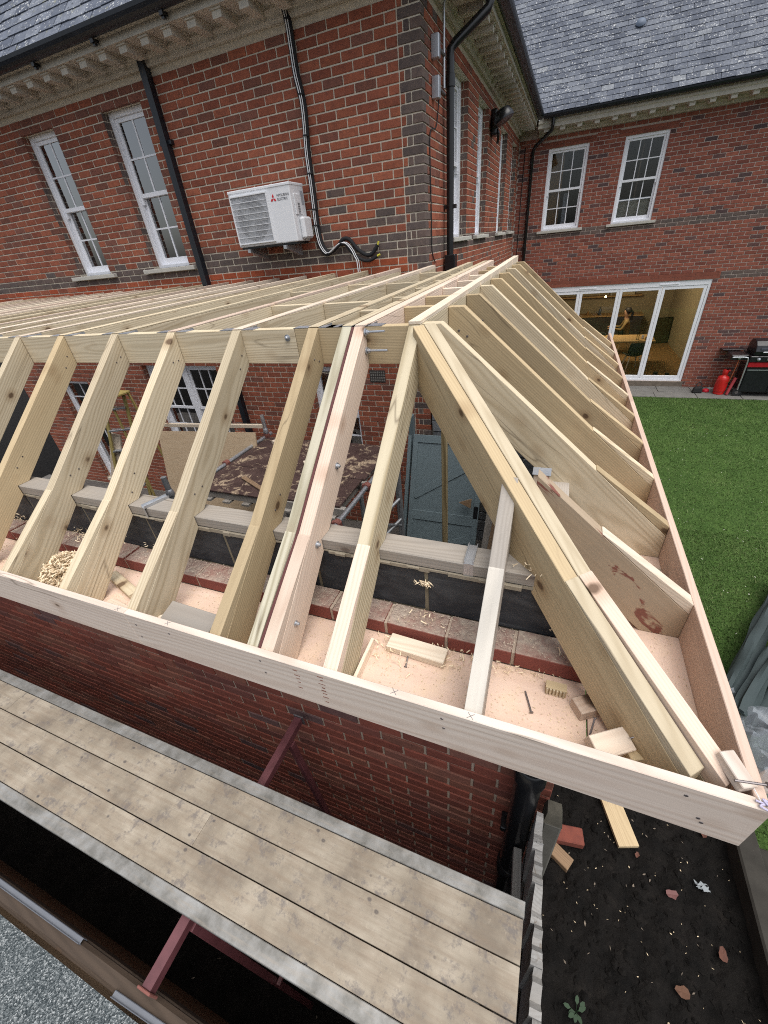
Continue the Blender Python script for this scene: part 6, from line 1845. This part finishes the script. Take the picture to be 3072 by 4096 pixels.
for j in range(n):
    for i in range(n):
        a = j*(n+1)+i
        if math.hypot((i-n/2)/n, (j-n/2)/n) < 0.47+0.05*math.sin(7*math.atan2(j-n/2, i-n/2)):
            ply.f.append((a, a+1, a+n+2, a+n+1)); ply.m.append(0)
tag(ply.build('polythene_sheet', mk_poly(), smooth=True), 'crumpled clear polythene sheet heaped beside the soil bed', 'plastic sheet')
# dark rubbish underneath it
for k, lab in enumerate(('dark board poking out at the near side of the polythene', 'dark board lying under the middle of the polythene', 'dark board under the polythene beside the covers')):
    x, y = 1.60+0.25*k, 2.1+0.14*k
    tag(beam('dark_board', (x, y, GROUND+0.05+0.03*(k % 3)), (x+0.4, y+0.35, GROUND+0.06+0.04*(k % 2)), 0.12, 0.02, W_BROWN), lab, 'board', 'boards under the polythene')

# ================================================================== the lit room behind the folding doors
RFZ = -3.78
def chair(x, y, rz, mat, label):
    t = thing('dining_chair', label, 'chair', (x, y, RFZ), 'chairs in the lit room')
    M0 = Matrix.Translation((x, y, RFZ)) @ Matrix.Rotation(rz, 4, 'Z')
    mb = MB(); n = 10
    # moulded bucket: seat rolling up into a back
    prof = [(0.22, 0.43), (0.10, 0.42), (-0.12, 0.43), (-0.19, 0.50), (-0.225, 0.66), (-0.25, 0.83)]
    for (py, pz) in prof:
        for i in range(n+1):
            u = (i/n-0.5)*2; wd = 0.235 if pz < 0.5 else 0.235-(pz-0.5)*0.14
            mb.v.append((u*wd, py+0.10*u*u*(1 if pz > 0.5 else 0.1), pz+0.05*u*u*(1 if pz < 0.5 else 0)-0.02*u*u*(pz > 0.8)))
    for j in range(len(prof)-1):
        for i in range(n):
            a = j*(n+1)+i; mb.f.append((a, a+1, a+n+2, a+n+1)); mb.m.append(0)
    sh_ = mb.build('shell', mat, t, M0, smooth=True); so = sh_.modifiers.new('thickness', 'SOLIDIFY'); so.thickness = 0.02
    for sx in (-1, 1):
        for sy in (-1, 1):
            MB().tube([M0 @ Vector((sx*0.13, sy*0.12, 0.42)), M0 @ Vector((sx*0.22, sy*0.21, 0.0))], [0.02, 0.012], 8).build('leg', W_FRESH, t, smooth=True)
CH = plain('chair_green', (0.022, 0.032, 0.030), 0.6)
chair(2.10, 14.12, 0.25, CH, 'dark green dining chair nearest the glass, back to the lawn')
chair(2.05, 16.32, -1.45, CH, 'dark chair under the seated person in the lit room')
chair(1.15, 15.3, 2.6, CH, 'dark dining chair left of the table in the lit room')
tb = thing('dining_table', 'pale wooden dining table behind the near chair in the lit room', 'table', (1.7, 14.95, RFZ))
TBW = wood('table_oak', (0.50, 0.31, 0.11), (0.40, 0.23, 0.08), (0.46, 0.28, 0.10), knots=0.0)
beam('top', (0.75, 14.95, RFZ+0.735), (2.65, 14.95, RFZ+0.735), 0.95, 0.035, TBW, tb)
for sx in (0.85, 2.55):
    for sy in (14.6, 15.3): beam('leg', (sx, sy, RFZ), (sx, sy, RFZ+0.717), 0.06, 0.06, TBW, tb, up=(1, 0, 0))
for (x, y, h, m, lab) in ((2.2, 14.7, 0.14, GLASS_DOOR, 'clear glass tumbler on the dining table'), (2.34, 14.82, 0.10, WHITE, 'white cup on the dining table'), (2.42, 14.62, 0.09, W_BROWN, 'brown pot on the dining table'), (2.52, 14.8, 0.16, GALV, 'metal flask on the dining table')):
    tag(MB().lathe([(0.03, 0), (0.036, h*0.5), (0.034, h)], 12, Matrix.Translation((x, y, RFZ+0.753))).build('cup', m, smooth=True), lab, 'cup')
ct = thing('kitchen_counter', 'kitchen counter with a long shelf at the back of the lit room', 'counter', (1.5, 18.4, RFZ))
wbox('cabinet', -0.6, 2.7, 18.1, 18.7, RFZ, RFZ+0.86, plain('counter_dark', (0.05, 0.045, 0.04), 0.6), ct); wbox('worktop', -0.62, 2.72, 18.06, 18.7, RFZ+0.862, RFZ+0.90, TBW, ct)
wbox('shelf', -0.6, 2.6, 18.55, 18.85, RFZ+1.45, RFZ+1.49, TBW, ct); wbox('upper_shelf', -0.6, 2.6, 18.55, 18.85, RFZ+1.82, RFZ+1.86, W_BROWN, ct)
for k, (x, h, low, c, lab) in enumerate(((-0.3, 0.24, 0, (0.3, 0.28, 0.25), 'pale tall jar at the left end of the long kitchen shelf'), (0.2, 0.16, 1, (0.10, 0.05, 0.04), 'squat brown jar on the left of the kitchen worktop'),
        (0.55, 0.26, 0, (0.05, 0.07, 0.08), 'dark blue bottle on the long kitchen shelf'), (0.9, 0.14, 1, (0.35, 0.2, 0.08), 'amber jar on the kitchen worktop'), (1.3, 0.28, 1, (0.04, 0.05, 0.05), 'black bottle on the kitchen worktop behind the person'), (1.6, 0.2, 0, (0.30, 0.28, 0.24), 'cream jar beside the cream box on the shelf'))):
    zz = RFZ+(0.90 if low else 1.49)+0.002
    tag(MB().lathe([(0.045, 0), (0.05, h*0.6), (0.02, h*0.8), (0.02, h)], 10, Matrix.Translation((x, 18.3 if low else 18.65, zz))).build('jar', plain('jar_%d' % k, c, 0.4), smooth=True), lab, 'jar')
tag(wbox('storage_box', 1.95, 2.35, 18.58, 18.8, RFZ+1.492, RFZ+1.64, plain('box_cream', (0.45, 0.38, 0.26), 0.8)), 'cream box on the long shelf in the lit room', 'box')
sc_t = thing('folded_screen', 'dark framed panel leaning on the right wall of the lit room', 'panel', (3.45, 17.9, RFZ))
MB().box(-0.24, 0.24, -0.015, 0.015, 0, 0.80).build('panel', plain('panel_olive', (0.055, 0.05, 0.022), 0.5), sc_t, frame((3.36, 17.7, RFZ+0.02), (0.97, 0.25, 0), (0, 0.1, 1)))
fr_ = MB()
for (a, b, c, d) in ((-0.26, -0.24, 0, 0.82), (0.24, 0.26, 0, 0.82), (-0.24, 0.24, 0.80, 0.82), (-0.24, 0.24, 0, 0.02)): fr_.box(a, b, -0.02, 0.02, c, d)
fr_.build('frame', BLACK_PL, sc_t, frame((3.36, 17.69, RFZ+0.02), (0.97, 0.25, 0), (0, 0.1, 1)))
for k, (x, y, m) in enumerate(((2.72, 13.55, LAG), (3.02, 13.5, LAG))):
    s_ = MB(); s_.box(-0.05, 0.05, -0.13, 0.13, 0, 0.06); s_.box(-0.048, 0.048, 0.02, 0.125, 0.06, 0.11)
    tag(s_.build('shoe', m, None, Matrix.Translation((x, y, RFZ)) @ Matrix.Rotation(0.4+k, 4, 'Z'), bevel=0.02, seg=2), ('dark shoe just inside the glass on the left' if k == 0 else 'dark shoe just inside the glass near the right wall'), 'shoe')
# lit pendant lamp
pl_ = thing('pendant_lamp', 'small glowing lamp hanging deep in the lit room', 'lamp', (1.30, 17.0, -2.1))
e = NT('lamp_glow'); e.b.inputs['Emission Color'].default_value = (1.0, 0.78, 0.45, 1); e.b.inputs['Emission Strength'].default_value = 12
MB().lathe([(0.006, -0.03), (0.022, -0.018), (0.028, 0), (0.022, 0.018), (0.008, 0.03)], 14, Matrix.Translation((1.30, 17.0, -2.12))).build('bulb', e.mat, pl_, smooth=True)
MB().tube([(1.30, 17.0, -2.06), (1.30, 17.0, -1.2)], 0.006, 6).build('flex', LAG, pl_)
ld_ = bpy.data.lights.new('lamp_light', 'POINT'); ld_.energy = 48; ld_.color = (1.0, 0.80, 0.55); ld_.shadow_soft_size = 0.25
lo = bpy.data.objects.new('lamp_light', ld_); COL.objects.link(lo); lo.parent = pl_; lo.location = (0.3, -1.2, 0.55)
# seated person
def person():
    t = thing('person', 'person in a mustard jumper with dark tied hair sitting in the lit room', 'person', (2.05, 16.32, RFZ))
    J = {'pelvis': (2.06, 16.32, -3.27), 'waist': (2.04, 16.31, -3.10), 'chest': (2.01, 16.30, -2.86), 'neck': (1.985, 16.29, -2.70), 'head0': (1.965, 16.28, -2.62), 'head1': (1.95, 16.27, -2.49), 'head2': (1.955, 16.27, -2.41),
         'shL': (1.99, 16.13, -2.77), 'elL': (1.86, 16.03, -3.00), 'wrL': (1.64, 16.08, -2.96), 'hdL': (1.55, 16.11, -2.95),
         'shR': (2.0, 16.46, -2.77), 'elR': (1.88, 16.56, -3.00), 'wrR': (1.66, 16.50, -2.96), 'hdR': (1.57, 16.47, -2.95),
         'hpL': (2.04, 16.22, -3.29), 'knL': (1.62, 16.18, -3.25), 'anL': (1.60, 16.17, -3.68), 'ftL': (1.46, 16.16, -3.745),
         'hpR': (2.04, 16.42, -3.29), 'knR': (1.62, 16.44, -3.25), 'anR': (1.66, 16.44, -3.68), 'ftR': (1.52, 16.45, -3.745)}
    rad = {'pelvis': 0.13, 'waist': 0.115, 'chest': 0.13, 'neck': 0.055, 'head0': 0.06, 'head1': 0.088, 'head2': 0.07, 'shL': 0.06, 'elL': 0.045, 'wrL': 0.03, 'hdL': 0.036, 'shR': 0.06, 'elR': 0.045, 'wrR': 0.03, 'hdR': 0.036,
           'hpL': 0.085, 'knL': 0.06, 'anL': 0.04, 'ftL': 0.035, 'hpR': 0.085, 'knR': 0.06, 'anR': 0.04, 'ftR': 0.035}
    E_ = [('pelvis', 'waist'), ('waist', 'chest'), ('chest', 'neck'), ('neck', 'head0'), ('head0', 'head1'), ('head1', 'head2'), ('chest', 'shL'), ('shL', 'elL'), ('elL', 'wrL'), ('wrL', 'hdL'), ('chest', 'shR'), ('shR', 'elR'), ('elR', 'wrR'), ('wrR', 'hdR'),
          ('pelvis', 'hpL'), ('hpL', 'knL'), ('knL', 'anL'), ('anL', 'ftL'), ('pelvis', 'hpR'), ('hpR', 'knR'), ('knR', 'anR'), ('anR', 'ftR')]
    # five short fingers on each hand
    for s in 'LR':
        h = Vector(J['hd'+s])
        for k, (dy, L) in enumerate(((-0.03, 0.05), (-0.012, 0.065), (0.006, 0.06), (0.024, 0.05), (0.045 if s == 'L' else -0.05, 0.03))):
            J['f%s%d' % (s, k)] = tuple(h+Vector((-0.03-L*0.5, dy, -0.005))); rad['f%s%d' % (s, k)] = 0.010
            J['g%s%d' % (s, k)] = tuple(h+Vector((-0.03-L, dy*1.1, -0.03))); rad['g%s%d' % (s, k)] = 0.008
            E_ += [('hd'+s, 'f%s%d' % (s, k)), ('f%s%d' % (s, k), 'g%s%d' % (s, k))]
    names = list(J); idx = {n: i for i, n in enumerate(names)}
    base = Vector((2.05, 16.32, RFZ))
    me = bpy.data.meshes.new('body'); me.from_pydata([tuple(Vector(J[n])-base) for n in names], [(idx[a], idx[b]) for a, b in E_], [])
    o = link('body', me, t, Matrix.Translation(base))
    sk = o.modifiers.new('skin', 'SKIN'); sk.use_smooth_shade = True
    o.modifiers.new('sub', 'SUBSURF').levels = 2; o.modifiers['sub'].render_levels = 2
    sv = me.skin_vertices[0].data
    for n in names:
        sv[idx[n]].radius = (rad[n], rad[n]); sv[idx[n]].use_root = (n == 'pelvis')
    # jumper, dark trousers and skin by height on one body
    m = NT('person_clothes', 0.85, 0.1)
    x, y, z = m.sep(m.tc.outputs['Object'])
    c = m.mix(m.math('GREATER_THAN', z, 0.57), (0.02, 0.022, 0.03), (0.26, 0.18, 0.08))
    skin = m.math('MAXIMUM', m.math('GREATER_THAN', z, 1.07), m.math('LESS_THAN', x, -0.42))
    skin = m.math('MULTIPLY', skin, m.math('GREATER_THAN', z, 0.70))
    c = m.mix(skin, c, (0.46, 0.27, 0.18))
    m.col(c); me.materials.append(m.mat)
    hair = MB(); hair.lathe([(0.02, -0.12), (0.075, -0.08), (0.102, -0.01), (0.10, 0.05), (0.07, 0.095), (0.02, 0.11)], 16, Matrix.Translation((1.985, 16.28, -2.47)))
    hair.tube(bez([(2.06, 16.29, -2.46), (2.12, 16.30, -2.52), (2.13, 16.31, -2.66), (2.12, 16.31, -2.76)], 5), 0.035, 10)
    hair.build('hair', plain('dark_hair', (0.012, 0.009, 0.008), 0.6), t, smooth=True)
person()
